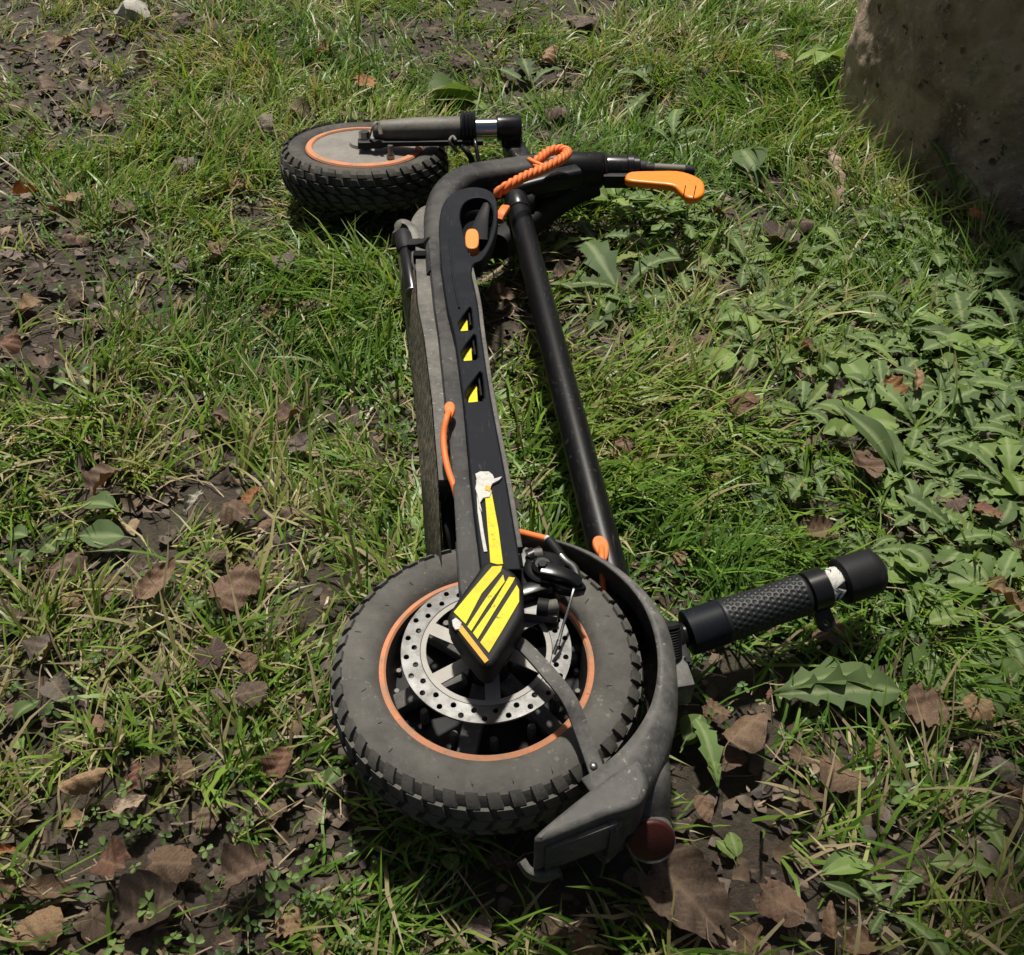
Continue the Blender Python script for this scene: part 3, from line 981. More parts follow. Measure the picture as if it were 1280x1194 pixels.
# orange grommets and cables
def grommet(px, py, z, parent, rotz, ln=.020, wd=.012):
    lp = []
    for k in range(24):
        a = 2 * PI * k / 24
        lp.append((wd * math.cos(a) * (.72 + .28 * math.sin(a)), ln * math.sin(a)))
    c = W(px, py, z)
    M = Matrix.Translation(c) @ Matrix.Rotation(rotz, 4, 'Z') @ Matrix.Rotation(R(6), 4, 'Y')
    return plate('cable_grommet', [lp], .0022, -.004, MAT['orange_plastic'], parent, .002, M, 3)


stp = s0 + (s1 - s0) * .80
gm = grommet(752, 686, .0975, scooter, R(8), .0150, .0095)
tube('control_cable', [W(752, 684, .0980), W(752, 691, .1055), W(752.5, 704, .105), W(753, 722, .103), W(755, 742, .097), W(762, 765, .092), W(778, 785, .09)], .0028, MAT['orange_plastic'], scooter, 6, 10)
gm2 = grommet(562, 514, .1655, scooter, R(2), .0125, .0068)
tube('control_cable', [W(561, 516, .167), W(558, 524, .170), W(554.5, 545, .163), W(556, 568, .158), W(561, 590, .156), W(567, 607, .154), W(571, 622, .148)], .0030, MAT['orange_plastic'], scooter, 6, 10)
tube('control_cable', [W(566, 612, .14), W(560, 625, .12), W(557, 645, .10), W(562, 670, .09), W(566, 690, .08)], .0035, MAT['matt_black'], scooter, 6, 8)

# spiral-wrapped orange cable over the neck
path = catmull([W(620, 243, 0.126), W(634, 233, 0.138), W(656, 221, 0.142), W(680, 211, 0.142), W(700, 200, 0.144), W(709, 191, 0.142), (W(700, 187, 0.142)), W(686, 190, 0.142), W(674, 199, 0.141), W(668, 206, 0.136)], 26)
tube('wrapped_cable', path, .0040, MAT['orange_plastic'], scooter, 1, 8)
for strand in range(3):
    wrap = []
    acc = 0
    for i, p in enumerate(path):
        if i:
            acc += (path[i] - path[i - 1]).length
        t_ = (path[min(i + 1, len(path) - 1)] - path[max(i - 1, 0)]).normalized()
        s_ = t_.cross(Vector((0, 0, 1))).normalized()
        w_ = s_.cross(t_)
        a = acc / .027 * 2 * PI + strand * 2 * PI / 3
        wrap.append(p + (s_ * math.cos(a) + w_ * math.sin(a)) * .0036)
    tube('cable_wrap', wrap, .0037, MAT['orange_plastic'], scooter, 1, 8)
tube('cable_tail', [W(661, 199, 0.141), W(668, 203, 0.143), W(678, 207, 0.143), W(686, 208, 0.141)], .0032, MAT['orange_plastic'], scooter, 5, 8)
tube('cable_tail', [W(664, 203, 0.139), W(672, 209, 0.141), W(682, 212, 0.141)], .0030, MAT['orange_plastic'], scooter, 5, 8)
sweep('cable_tail', catmull([W(624, 275, 0.116), W(628, 266, 0.121), W(632, 260, 0.116)], 5), rrect(.006, .004, .0025, 2), MAT['orange_plastic'], scooter)

# ---- kickstand
k0, k1 = WD(505, 300, .138), WD(516, 366, .120)
barrel('kickstand', k0, k1, [(0, .0075), (.02, .0088), (.97, .0088), (1, .0078)], MAT['gloss_black'], scooter, 20)
kx = (k1 - k0).normalized()
barrel('kickstand_end', k1 - kx * .001, k1 + kx * .0008, [(0, .0092), (1, .0090)], MAT['steel'], scooter, 20)
barrel('kickstand_head', k0 - kx * .012, k0 + kx * .024, [(0, .010), (.15, .0118), (.85, .0118), (1, .0098)], MAT['matt_black'], scooter, 24)
sweep('kickstand_bracket', catmull([WD(494, 303, .12), WD(496, 288, .142), WD(502, 278, .150), WD(514, 284, .146), WD(520, 300, .140)], 4), rrect(.0055, .0022, .001, 2), MAT['fork_grey'], scooter)
sweep('kickstand_mount', [WD(513, 308, .140), WD(524, 308, .142), WD(536, 306, .148)], rrect(.0085, .0075, .003, 2), MAT['matt_black'], scooter)
box('kickstand_stop', WD(525, 323, .143), (.016, .012, .016), None, MAT['void_black'], scooter, .002)

# ---- handlebar with grip
g0, g1 = W(858, 792, .066), W(1102, 710, .088)
gd = g1 - g0
hb = g0 - gd * .32
barrel('handlebar', hb, g0 + gd * .9, [(0, .0105), (.97, .0105), (1, .008)], MAT['gloss_black'], scooter, 24)
gv = barrel('grip_collar', g0, g0 + gd * .175, [(0, .0175), (.03, .0200), (.97, .0202), (1, .019)], MAT['panel_plastic'], scooter, 36)
def dimpled_grip(p0, p1):
    ax = p1 - p0
    q = ax.to_track_quat('Z', 'Y').to_matrix()
    L_ = ax.length
    NU, NV = 150, 110
    prof = [(0, .0182), (.02, .0195), (.25, .0192), (.5, .0185), (.75, .0188), (.97, .0190), (1, .017)]
    V, Fc = [], []
    px_, py_ = .0058, .0050
    ncol = 22
    for j in range(NV):
        f = j / (NV - 1)
        for (t0_, r0_), (t1_, r1_) in zip(prof, prof[1:]):
            if t0_ <= f <= t1_ + 1e-9:
                r = r0_ + (r1_ - r0_) * (f - t0_) / (t1_ - t0_)
        zz = f * L_
        row = round(zz / py_)
        for k in range(NU):
            a = 2 * PI * k / NU
            u = a / (2 * PI) * ncol - (.5 if row % 2 else 0)
            du = (u - round(u)) * (2 * PI * r / ncol)
            dv = zz - row * py_
            d = math.hypot(du, dv)
            dep = .0010 * max(0, 1 - (d / .0019) ** 2) if .06 < f < .95 else 0
            V.append(p0 + q @ Vector(((r - dep) * math.cos(a), (r - dep) * math.sin(a), zz)))
    for j in range(NV - 1):
        for k in range(NU):
            a, b = j * NU + k, j * NU + (k + 1) % NU
            Fc.append((a, b, b + NU, a + NU))
    Fc.append(tuple(range(NU))[::-1])
    Fc.append(tuple((NV - 1) * NU + k for k in range(NU)))
    return mesh('grip', V, Fc, MAT['grip_rubber'], scooter, True, 50)


dimpled_grip(g0 + gd * .172, g0 + gd * .60)
barrel('clamp_band', g0 + gd * .605, g0 + gd * .70, [(0, .0178), (.05, .0192), (.95, .0192), (1, .0182)], MAT['gloss_black'], scooter, 36)
gq = gd.normalized()
cb_ = g0 + gd * .655
tabv = (Vector((0, -.9, -.55)) - gq * gq.dot(Vector((0, -.9, -.55)))).normalized()
tn = gq.cross(tabv).normalized()
rt = Matrix((gq, tabv, tn)).transposed().to_4x4()
lp = [(-.0075, -.016), (.0075, -.016), (.0080, .0)] + [(.0080 * math.cos(a), .004 + .0080 * math.sin(a)) for a in [R(x) for x in (10, 40, 65, 90, 115, 140, 170)]] + [(-.0080, .0)]
hl = [(.0030 * math.cos(2 * PI * k / 12), .004 + .0030 * math.sin(2 * PI * k / 12)) for k in range(12)]
plate('clamp_tab', [lp, hl], .0035, -.0035, MAT['gloss_black'], scooter, .0008, Matrix.Translation(cb_ + tabv * .026 + tn * .006) @ rt)
barrel('bar_end_core', g0 + gd * .69, g0 + gd * .80, [(0, .0150), (1, .0150)], MAT['matt_black'], scooter, 24)
# torn white sleeve
V, Fc = [], []
gs = tn
gw = gs.cross(gq)
for i in range(8):
    for k in range(9):
        a = R(-15 + 150 * k / 8)
        f = .695 + .10 * (i / 7) * (.35 + .65 * abs(math.sin(k * 1.9 + .5)))
        V.append(g0 + gd * f + (Vector((0, 0, 1)) * math.sin(a) + Vector((0, -1, 0)) * math.cos(a)) * (.0158 + .0008 * math.sin(i * 2 + k)))
for i in range(7):
    for k in range(8):
        a = i * 9 + k
        Fc.append((a, a + 1, a + 10, a + 9))
mesh('torn_sleeve', V, Fc, MAT['white_backing'], scooter, True)
barrel('bar_end_cap', g0 + gd * .775, g0 + gd * .985, [(0, .0185), (.05, .0212), (.72, .0212), (.88, .0200), (.97, .0165), (1, .011)], MAT['matt_black'], scooter, 36)
barrel('cap_bolt', g0 + gd * .975, g0 + gd * 1.01, [(0, .0085), (.7, .0085), (1, .0065)], MAT['caliper_grey'], scooter, 16)
# brake-lever clamp between stem and grip
barrel('lever_clamp', g0 - gd * .17, g0 - gd * .02, [(0, .0125), (.1, .0150), (.8, .0150), (1, .0125)], MAT['gloss_black'], scooter, 24)
ca = W(836, 786, .092)
prof_ = []
for k in range(22):
    prof_.append((k / 21, .0088 + (.0016 if k % 2 else 0)))
barrel('ribbed_cap', W(838, 820, .072), ca, prof_, MAT['matt_black'], scooter, 20)
barrel('ribbed_cap', ca, W(835, 779, .095), [(0, .0098), (.6, .0098), (1, .007)], MAT['matt_black'], scooter, 20)
box('lever_block', W(842, 852, .058), (.026, .030, .030), Matrix.Rotation(R(10), 3, 'Z'), MAT['mudguard_plastic'], scooter, .003)
box('lever_block', W(851, 825, .06), (.012, .026, .022), Matrix.Rotation(R(8), 3, 'Z'), MAT['matt_black'], scooter, .002)
barrel('clamp_screw', W(856, 826, .070), W(860, 824, .074), [(0, .003), (1, .0025)], MAT['steel'], scooter, 10)
barrel('clamp_screw', W(825, 803, .08), W(828, 806, .084), [(0, .0035), (1, .003)], MAT['steel'], scooter, 10)
# ------------------------------------------------------------------ tree
def make_tree():
    c = Vector((.985, 1.64, 0))
    root = empty('tree', c)
    tag(root, 'thick tree trunk with rough pitted grey brown bark in the top right corner', 'tree')
    from mathutils import noise as mn
    seg, nz = 260, 150
    V, Fc = [], []
    for i in range(nz):
        z = -.05 + 2.4 * (i / (nz - 1)) ** 1.9
        flare = .012 * math.exp(-max(z, 0) / .05)
        for k in range(seg):
            a = 2 * PI * k / seg
            q = Vector((math.cos(a) * .39, math.sin(a) * .39, z))
            r = .388 + flare * (1 + .5 * math.sin(3 * a + 1.0)) - .012 * z
            r += .012 * mn.noise(q * 7) + .007 * mn.noise(q * 19) + .0045 * mn.noise(q * 48)
            d = mn.voronoi(q * 26)[0][0]
            if mn.noise(q * 9 + Vector((5, 1, 2))) > .05:
                r -= .010 * max(0, 1 - d / .30)
            V.append(c + Vector((r * math.cos(a), r * math.sin(a), z)))
    for i in range(nz - 1):
        for k in range(seg):
            a, b = i * seg + k, i * seg + (k + 1) % seg
            Fc.append((a, b, b + seg, a + seg))
    Fc.append(tuple((nz - 1) * seg + k for k in range(seg)))
    mesh('trunk', V, Fc, MAT['bark'], root)
    # unseen branch, twigs and leaves, added only to shade the foreground
    l0 = catmull([c + Vector((-.15, -.05, 2.1)), Vector((.45, 1.45, 2.55)), Vector((.0, 1.2, 2.85)), Vector((-.6, 1.0, 3.0)), Vector((-1.4, .9, 3.05))], 8)
    sweep('shade_limb', l0, [circle_section(.11 - .095 * i / len(l0), 12) for i in range(len(l0))], MAT['bark'], root)
    for k in range(10):
        p0 = l0[8 + 2 * k]
        d_ = Vector((rng.uniform(-.4, .3), rng.uniform(-.75, .25), rng.uniform(-.1, .25)))
        sweep('twig', catmull([p0, p0 + d_ * .5 + Vector((0, 0, .04)), p0 + d_], 4), [circle_section(.014 - .0013 * i, 6) for i in range(9)], MAT['bark'], root)  # side shoots of the added, unseen shading branch
    n_ = 2000
    ctr = np.stack([rng.normal(-.44, .95, n_), rng.normal(.98, .28, n_), 3.0 + rng.normal(0, .16, n_)], -1)
    shape = np.array([[-.5, 0, 0], [-.2, .30, .05], [.2, .26, .05], [.5, 0, 0], [.2, -.26, .05], [-.2, -.30, .05]])
    LV_, LQ, LT, LC = [], [], [], []
    yaw, tx, ty = rng.uniform(0, 6.28, n_), rng.normal(0, .45, n_), rng.normal(0, .45, n_)
    sz = rng.uniform(.05, .09, n_)
    X_ = shape[None, :, 0] * sz[:, None]
    Y_ = shape[None, :, 1] * sz[:, None]
    xr = X_ * np.cos(yaw)[:, None] - Y_ * np.sin(yaw)[:, None]
    yr = X_ * np.sin(yaw)[:, None] + Y_ * np.cos(yaw)[:, None]
    zr = shape[None, :, 2] * sz[:, None] + xr * tx[:, None] + yr * ty[:, None]
    LVv = ctr[:, None, :] + np.stack([xr, yr, zr], -1)
    bb = (np.arange(n_) * 6)[:, None]
    col_ = np.zeros((n_, 6, 4))
    col_[..., 0] = rng.uniform(.1, 1, n_)[:, None]
    col_[..., 1] = rng.uniform(.2, .8, n_)[:, None]
    col_[..., 3] = 1
    shade_crown = fast_mesh('crown', LVv.reshape(-1, 3), np.concatenate([bb + np.array([[0, 1, 4, 5]])[:, [0, 1, 2, 3]], bb + np.array([[1, 2, 3, 4]])]), np.zeros((0, 3), int), col_.reshape(-1, 4), MAT['clover'])  # unseen foliage, placed to cast soft shade along the bottom
    shade_crown['kind'] = 'stuff'
    shade_crown.parent = root
    shade_crown.matrix_parent_inverse = root.matrix_basis.inverted()


# ------------------------------------------------------------------ where plants may stand under the scooter
def seg_dist(x, y, a, b):
    ax, ay, bx, by = a.x, a.y, b.x, b.y
    dx, dy = bx - ax, by - ay
    t_ = np.clip(((x - ax) * dx + (y - ay) * dy) / (dx * dx + dy * dy), 0, 1)
    return np.hypot(x - ax - t_ * dx, y - ay - t_ * dy)


OBST = [(seg_dist, WD(560, 285, .1), WD(612, 690, .1), .048, .010), (seg_dist, WD(535, 290, .08), WD(552, 690, .08), .03, .016),
        (seg_dist, s0, s1, .024, .052), (seg_dist, hb, g1, .026, .036), (seg_dist, W(560, 250, .1), W(700, 214, .09), .034, .045),
        (seg_dist, h0, W(870, 230, .09), .030, .045), (seg_dist, W(690, 1046, .1), W(815, 1050, .08), .03, .05), (seg_dist, fa, fb, .022, .085)]


def clearance(x, y):
    cl = np.full(np.shape(x), 9.0)
    d = np.hypot(x - RC.x, y - RC.y)
    cl = np.where(d < .13, np.minimum(cl, .052), cl)
    cl = np.where((d < .17) & (x > RC.x + .05), np.minimum(cl, .045), cl)
    d = np.hypot(x - FC.x, (y - FC.y))
    cl = np.where(d < .132, np.minimum(cl, .030), cl)
    for fn, a, b, r, c in OBST:
        cl = np.where(fn(x, y, a, b) < r, np.minimum(cl, c), cl)
    return cl


BARE = [(90, 760, 230, 330, .36), (230, 1080, 260, 160, .42), (1080, 1080, 260, 150, .42), (30, 330, 130, 200, .4), (620, 1100, 200, 90, .3),
        (60, 90, 120, 75, .85), (40, 270, 95, 60, .55), (60, 380, 110, 40, .6), (120, 715, 150, 75, .5), (260, 760, 120, 60, .5),
        (310, 860, 130, 60, .4), (190, 1090, 180, 75, .6), (350, 1080, 90, 60, .5), (60, 1150, 130, 55, .6), (865, 1120, 95, 80, .9),
        (990, 1120, 70, 45, .6), (1060, 950, 70, 45, .45), (1200, 910, 90, 45, .45), (740, 22, 90, 28, .6), (955, 490, 70, 32, .5),
        (785, 550, 45, 45, .6), (622, 370, 40, 35, .75), (940, 890, 70, 40, .6), (1190, 630, 70, 40, .5), (700, 330, 40, 50, .6),
        (1120, 490, 80, 40, .4), (250, 20, 90, 30, .5), (130, 140, 80, 40, .5), (560, 90, 90, 30, .3)]
LUSH = [(1010, 140, 110, 80, .9), (740, 600, 100, 110, .9), (230, 160, 120, 90, .4), (440, 410, 90, 110, .6), (840, 560, 90, 90, .6),
        (330, 60, 120, 70, .5), (980, 680, 120, 90, .5), (180, 520, 180, 70, .4), (870, 60, 160, 60, .5), (560, 620, 60, 80, .3)]


def field(px, py, blobs):
    v = np.zeros(np.shape(px))
    for bx, by, rx, ry, s_ in blobs:
        v = np.maximum(v, s_ * np.exp(-(((px - bx) / rx) ** 2 + ((py - by) / ry) ** 2)))
    return v


def tuft_noise(x, y, k, ph):
    return np.sin(k * x + ph) * np.cos(k * 1.13 * y - ph * 1.7) + .5 * np.sin(2.3 * k * y + 1.9 * k * x + ph * 3)


SPOTS = []


def crowd(x, y):
    """1 right on a fallen leaf or plant, 0 well away from any."""
    c_ = np.zeros(np.shape(x))
    for sx_, sy_, r_, w_ in SPOTS:
        c_ = np.maximum(c_, w_ * np.exp(-(((x - sx_) ** 2 + (y - sy_) ** 2) / r_ ** 2) ** 2))
    return c_


def tree_free(x, y):
    return np.hypot(x - .985, y - 1.64) > .40


def add_attr(me, cols):
    a = me.color_attributes.new('tint', 'FLOAT_COLOR', 'POINT')
    a.data.foreach_set('color', np.asarray(cols, np.float32).ravel())


def fast_mesh(name, V, quads, tris, cols, mat):
    me = bpy.data.meshes.new(name)
    V = np.asarray(V, np.float32)
    nq, nt = len(quads), len(tris)
    me.vertices.add(len(V))
    me.vertices.foreach_set('co', V.ravel())
    loops = np.concatenate([np.asarray(quads, np.int32).ravel(), np.asarray(tris, np.int32).ravel()])
    me.loops.add(len(loops))
    me.loops.foreach_set('vertex_index', loops)
    me.polygons.add(nq + nt)
    st = np.concatenate([np.arange(nq) * 4, nq * 4 + np.arange(nt) * 3]).astype(np.int32)
    me.polygons.foreach_set('loop_start', st)
    me.polygons.foreach_set('use_smooth', np.ones(nq + nt, bool))
    me.update(calc_edges=True)
    add_attr(me, cols)
    me.materials.append(mat)
    o = bpy.data.objects.new(name, me)
    COL.objects.link(o)
    return o


def sample_ground(n):
    """Spots on the ground, mostly in the photographed patch, thinning out round it."""
    px = rng.uniform(-330, 1610, n)
    py = rng.uniform(-60, 1290, n)
    a, b = (px - CX) / FPX, (CY - py) / FPX
    dz = -CS + b * SN
    dy = SN + b * CS
    t_ = -CAM_H / dz
    x, y = a * t_, dy * t_
    # even out the perspective: keep with probability ~ ground area of a pixel
    w = t_ ** 3
    keep = rng.random(n) < np.clip(w / 1.6 ** 3, .12, 1)
    return px[keep], py[keep], x[keep], y[keep]


make_tree()


# ------------------------------------------------------------------ grass
def make_grass(n_tuft):
    px, py, x, y = sample_ground(n_tuft)
    cr_ = crowd(x, y)
    dens = np.clip(.57 + .36 * tuft_noise(x, y, 9, 1.0) + .22 * tuft_noise(x, y, 23, 2.0) + field(px, py, LUSH) - 1.05 * field(px, py, BARE), .05, 1.4) * (1 - cr_)
    ok = (rng.random(len(x)) < dens) & tree_free(x, y)
    px, py, x, y = px[ok], py[ok], x[ok], y[ok]
    lush = field(px, py, LUSH)
    nt = len(x)
    per = rng.integers(7, 20, nt)
    ti = np.repeat(np.arange(nt), per)
    n = len(ti)
    spread = rng.uniform(.006, .018, nt)[ti]
    bx = x[ti] + rng.normal(0, 1, n) * spread
    by = y[ti] + rng.normal(0, 1, n) * spread
    # heading: a tuft's own lean, the neighbourhood's drift, and scatter
    drift = 2.2 * tuft_noise(x, y, 5.0, 2.2) + rng.normal(0, .9, nt)
    w1 = np.exp(-(((px - 740) / 130) ** 2 + ((py - 600) / 130) ** 2))
    drift = drift * (1 - w1) + w1 * (-.7 + rng.normal(0, .4, nt))
    head = drift[ti] + rng.normal(0, .75, n)
    L = (rng.uniform(.026, .080, nt) * (1 + .4 * lush))[ti] * rng.uniform(.55, 1.35, n)
    longb = rng.random(n) < .05
    L = np.where(longb, L * 1.7, L)
    L = np.minimum(L, .12)
    wd = rng.uniform(.0008, .0021, n) * (1 + .25 * lush[ti])
    flat = rng.random(nt)[ti]
    t0 = np.radians(rng.uniform(4, 44, n) + 24 * flat)
    t1 = t0 + np.radians(rng.uniform(10, 75, n))
    S = 5
    hx, hy = np.cos(head), np.sin(head)
    twist = rng.normal(0, .5, n)
    P = np.zeros((n, S, 3))
    cur = np.stack([bx, by, ground_h(bx, by) - .002], -1)
    P[:, 0] = cur
    for k in range(1, S):
        a = t0 + (t1 - t0) * (k - .5) / (S - 1)
        ds = L / (S - 1)
        side = rng.normal(0, .12, n)
        cur = cur + np.stack([ds * np.sin(a) * (hx - side * hy), ds * np.sin(a) * (hy + side * hx), ds * np.cos(a)], -1)
        P[:, k] = cur
    gz = ground_h(P[..., 0], P[..., 1])
    cl = np.minimum.reduce([clearance(P[:, k, 0], P[:, k, 1]) for k in (0, 2, 4)])
    hmax = (P[..., 2] - gz).max(1)
    f = np.minimum(1, cl / np.maximum(hmax, 1e-4))
    P[..., 2] = gz + np.maximum((P[..., 2] - gz) * f[:, None], .0008)
    prof = np.array([.75, 1.0, .92, .62])
    wx = np.stack([-hy * np.cos(twist), hx * np.cos(twist), np.sin(twist)], -1)
    V = np.zeros((n, 9, 3))
    for k in range(4):
        V[:, 2 * k] = P[:, k] - wx * (wd * prof[k])[:, None]
        V[:, 2 * k + 1] = P[:, k] + wx * (wd * prof[k])[:, None]
    V[:, 8] = P[:, 4]
    base = (np.arange(n) * 9)[:, None]
    quads = np.concatenate([base + np.array([[0, 1, 3, 2]]), base + np.array([[2, 3, 5, 4]]), base + np.array([[4, 5, 7, 6]])])
    tris = base + np.array([[6, 7, 8]])
    hue = np.clip((.42 + .16 * tuft_noise(x, y, 6, .4) + rng.normal(0, .10, nt) + .06 * lush)[ti] + rng.normal(0, .09, n), .02, .74)
    dryp = np.clip(.07 + .16 / (1 + np.exp((px - 380) / 90)) + .08 / (1 + np.exp((880 - py) / 70)) + .25 * field(px, py, BARE) + .12 * tuft_noise(x, y, 7, 3), .04, .6)[ti]
    dry = rng.random(n) < dryp
    hue = np.where(dry, rng.uniform(.76, 1.0, n), hue)
    val = np.clip(rng.normal(.5, .2, n), 0, 1)
    cols = np.zeros((n, 9, 4))
    tip = np.linspace(0, 1, 9)[None, :] * .10
    cols[..., 0] = np.clip(hue[:, None] + tip, 0, 1)
    cols[..., 1] = val[:, None]
    cols[..., 3] = 1
    o = fast_mesh('grass', V.reshape(-1, 3), quads, tris, cols.reshape(-1, 4), MAT['grass'])
    tag(o, 'tangled green and straw coloured grass covering the ground', 'grass', None, 'stuff')
    return n




# ------------------------------------------------------------------ clover and other small leaves
def make_clover(n_cl):
    px, py, x, y = sample_ground(n_cl)
    ok = (rng.random(len(x)) < np.clip(.35 + .4 * tuft_noise(x, y, 4.5, 4.0) + .5 * np.exp(-((px - 430) / 90) ** 2 - ((py - 300) / 45) ** 2), .04, 1)) & tree_free(x, y)
    x, y = x[ok], y[ok]
    per = rng.integers(3, 10, len(x))
    ti = np.repeat(np.arange(len(x)), per)
    n = len(ti)
    cx = x[ti] + rng.normal(0, .02, n)
    cy = y[ti] + rng.normal(0, .02, n)
    h = rng.uniform(.006, .034, n)
    h = np.minimum(h, clearance(cx, cy) * .9)
    size = rng.uniform(.0026, .0058, len(x))[ti] * rng.uniform(.75, 1.25, n)
    rot = rng.uniform(0, 6.28, n)
    tl = rng.normal(0, .5, (n, 2))
    shape = np.array([[0, 0], [.45, .42], [.95, .52], [1.25, .30], [1.15, 0], [1.25, -.30], [.95, -.52], [.45, -.42]])
    Vs, Ts, Cs = [], [], []
    hue = np.clip(rng.normal(.45, .2, len(x))[ti] + rng.normal(0, .1, n), 0, 1)
    val = rng.uniform(.25, .85, n)
    b0 = 0
    for lf in range(3):
        a = rot + lf * 2.094 + rng.normal(0, .12, n)
        lx = shape[None, :, 0] * size[:, None] + .0004
        ly = shape[None, :, 1] * size[:, None]
        X_ = lx * np.cos(a)[:, None] - ly * np.sin(a)[:, None]
        Y_ = lx * np.sin(a)[:, None] + ly * np.cos(a)[:, None]
        Z_ = X_ * tl[:, :1] + Y_ * tl[:, 1:] + np.abs(ly) * .6 - lx ** 2 * 40
        V = np.stack([cx[:, None] + X_, cy[:, None] + Y_, (ground_h(cx, cy) + h)[:, None] + Z_], -1)
        bb = b0 + (np.arange(n) * 8)[:, None]
        Ts += [bb + np.array([[0, k, k + 1]]) for k in range(1, 7)]
        c = np.zeros((n, 8, 4))
        c[..., 0] = hue[:, None]
        c[..., 1] = val[:, None]
        c[..., 3] = 1
        Vs.append(V.reshape(-1, 3))
        Cs.append(c.reshape(-1, 4))
        b0 += n * 8
    o = fast_mesh('clover', np.concatenate(Vs), np.zeros((0, 4), int), np.concatenate(Ts), np.concatenate(Cs), MAT['clover'])
    tag(o, 'small clover and chickweed leaves low among the grass', 'clover', None, 'stuff')




# ------------------------------------------------------------------ crumbs of old leaves and straw
def make_litter(n_bits, n_straw):
    px, py, x, y = sample_ground(n_bits)
    ok = (rng.random(len(x)) < np.clip(.62 + .6 * field(px, py, BARE) - .25 * field(px, py, LUSH), .1, 1)) & tree_free(x, y)
    x, y = x[ok], y[ok]
    n = len(x)
    size = np.minimum(rng.gamma(1.8, .0032, n) + .0015, .0105)
    rot = rng.uniform(0, 6.28, n)
    m = 7
    ang = np.linspace(0, 2 * PI, m, endpoint=False)[None, :] + rng.normal(0, .18, (n, m))
    rad = size[:, None] * rng.uniform(.55, 1.15, (n, m))
    asp = rng.uniform(.45, 1, n)[:, None]
    lx, ly = rad * np.cos(ang), rad * np.sin(ang) * asp
    X_ = lx * np.cos(rot)[:, None] - ly * np.sin(rot)[:, None]
    Y_ = lx * np.sin(rot)[:, None] + ly * np.cos(rot)[:, None]
    tl = rng.normal(0, .42, (n, 2))
    Z_ = X_ * tl[:, :1] + Y_ * tl[:, 1:] + rng.normal(0, .22, (n, m)) * size[:, None] + .25 * ly ** 2 / size[:, None]
    h = rng.uniform(.001, .011, n)
    V = np.zeros((n, m + 1, 3))
    V[:, 0] = np.stack([x, y, ground_h(x, y) + h], -1)
    V[:, 1:] = np.stack([x[:, None] + X_, y[:, None] + Y_, np.maximum((ground_h(x, y) + h)[:, None] + Z_, ground_h(x, y)[:, None] + .0005)], -1)
    b = (np.arange(n) * (m + 1))[:, None]
    T = np.concatenate([b + np.array([[0, k, k % m + 1]]) for k in range(1, m + 1)])
    c = np.zeros((n, m + 1, 4))
    c[..., 0] = np.clip(rng.normal(.42, .22, n), 0, 1)[:, None]
    c[..., 3] = 1
    # straw
    px, py, sx, sy = sample_ground(n_straw)
    k_ = tree_free(sx, sy)
    sx, sy = sx[k_], sy[k_]
    ns = len(sx)
    a = rng.uniform(0, 6.28, ns)
    L = rng.uniform(.012, .06, ns)
    w = rng.uniform(.0003, .0008, ns)
    z0 = ground_h(sx, sy) + rng.uniform(.003, .022, ns)
    z1 = z0 + rng.normal(0, .006, ns)
    ex, ey = sx + L * np.cos(a), sy + L * np.sin(a)
    cl = np.minimum(clearance(sx, sy), clearance(ex, ey)) * .9
    z0, z1 = np.minimum(z0, cl), np.minimum(z1, cl)
    mx, my = (sx + ex) / 2 - np.sin(a) * L * rng.normal(0, .08, ns), (sy + ey) / 2 + np.cos(a) * L * rng.normal(0, .08, ns)
    mz = np.minimum((z0 + z1) / 2 + .1 * L * rng.random(ns), cl)
    SV = np.zeros((ns, 6, 3))
    for i, (ax, ay, az) in enumerate(((sx, sy, z0), (mx, my, mz), (ex, ey, z1))):
        SV[:, 2 * i] = np.stack([ax - np.sin(a) * w, ay + np.cos(a) * w, az], -1)
        SV[:, 2 * i + 1] = np.stack([ax + np.sin(a) * w, ay - np.cos(a) * w, az], -1)
    b2 = n * (m + 1) + (np.arange(ns) * 6)[:, None]
    Q = np.concatenate([b2 + np.array([[0, 1, 3, 2]]), b2 + np.array([[2, 3, 5, 4]])])
    c2 = np.zeros((ns, 6, 4))
    c2[..., 0] = rng.uniform(.6, 1, ns)[:, None]
    c2[..., 3] = 1
    o = fast_mesh('leaf_litter', np.concatenate([V.reshape(-1, 3), SV.reshape(-1, 3)]), Q, T, np.concatenate([c.reshape(-1, 4), c2.reshape(-1, 4)]), MAT['litter'])
    tag(o, 'crumbled brown leaf litter and dry straw between the grass', 'leaf litter', None, 'stuff')



# ------------------------------------------------------------------ dead leaves, one by one
DEW = []


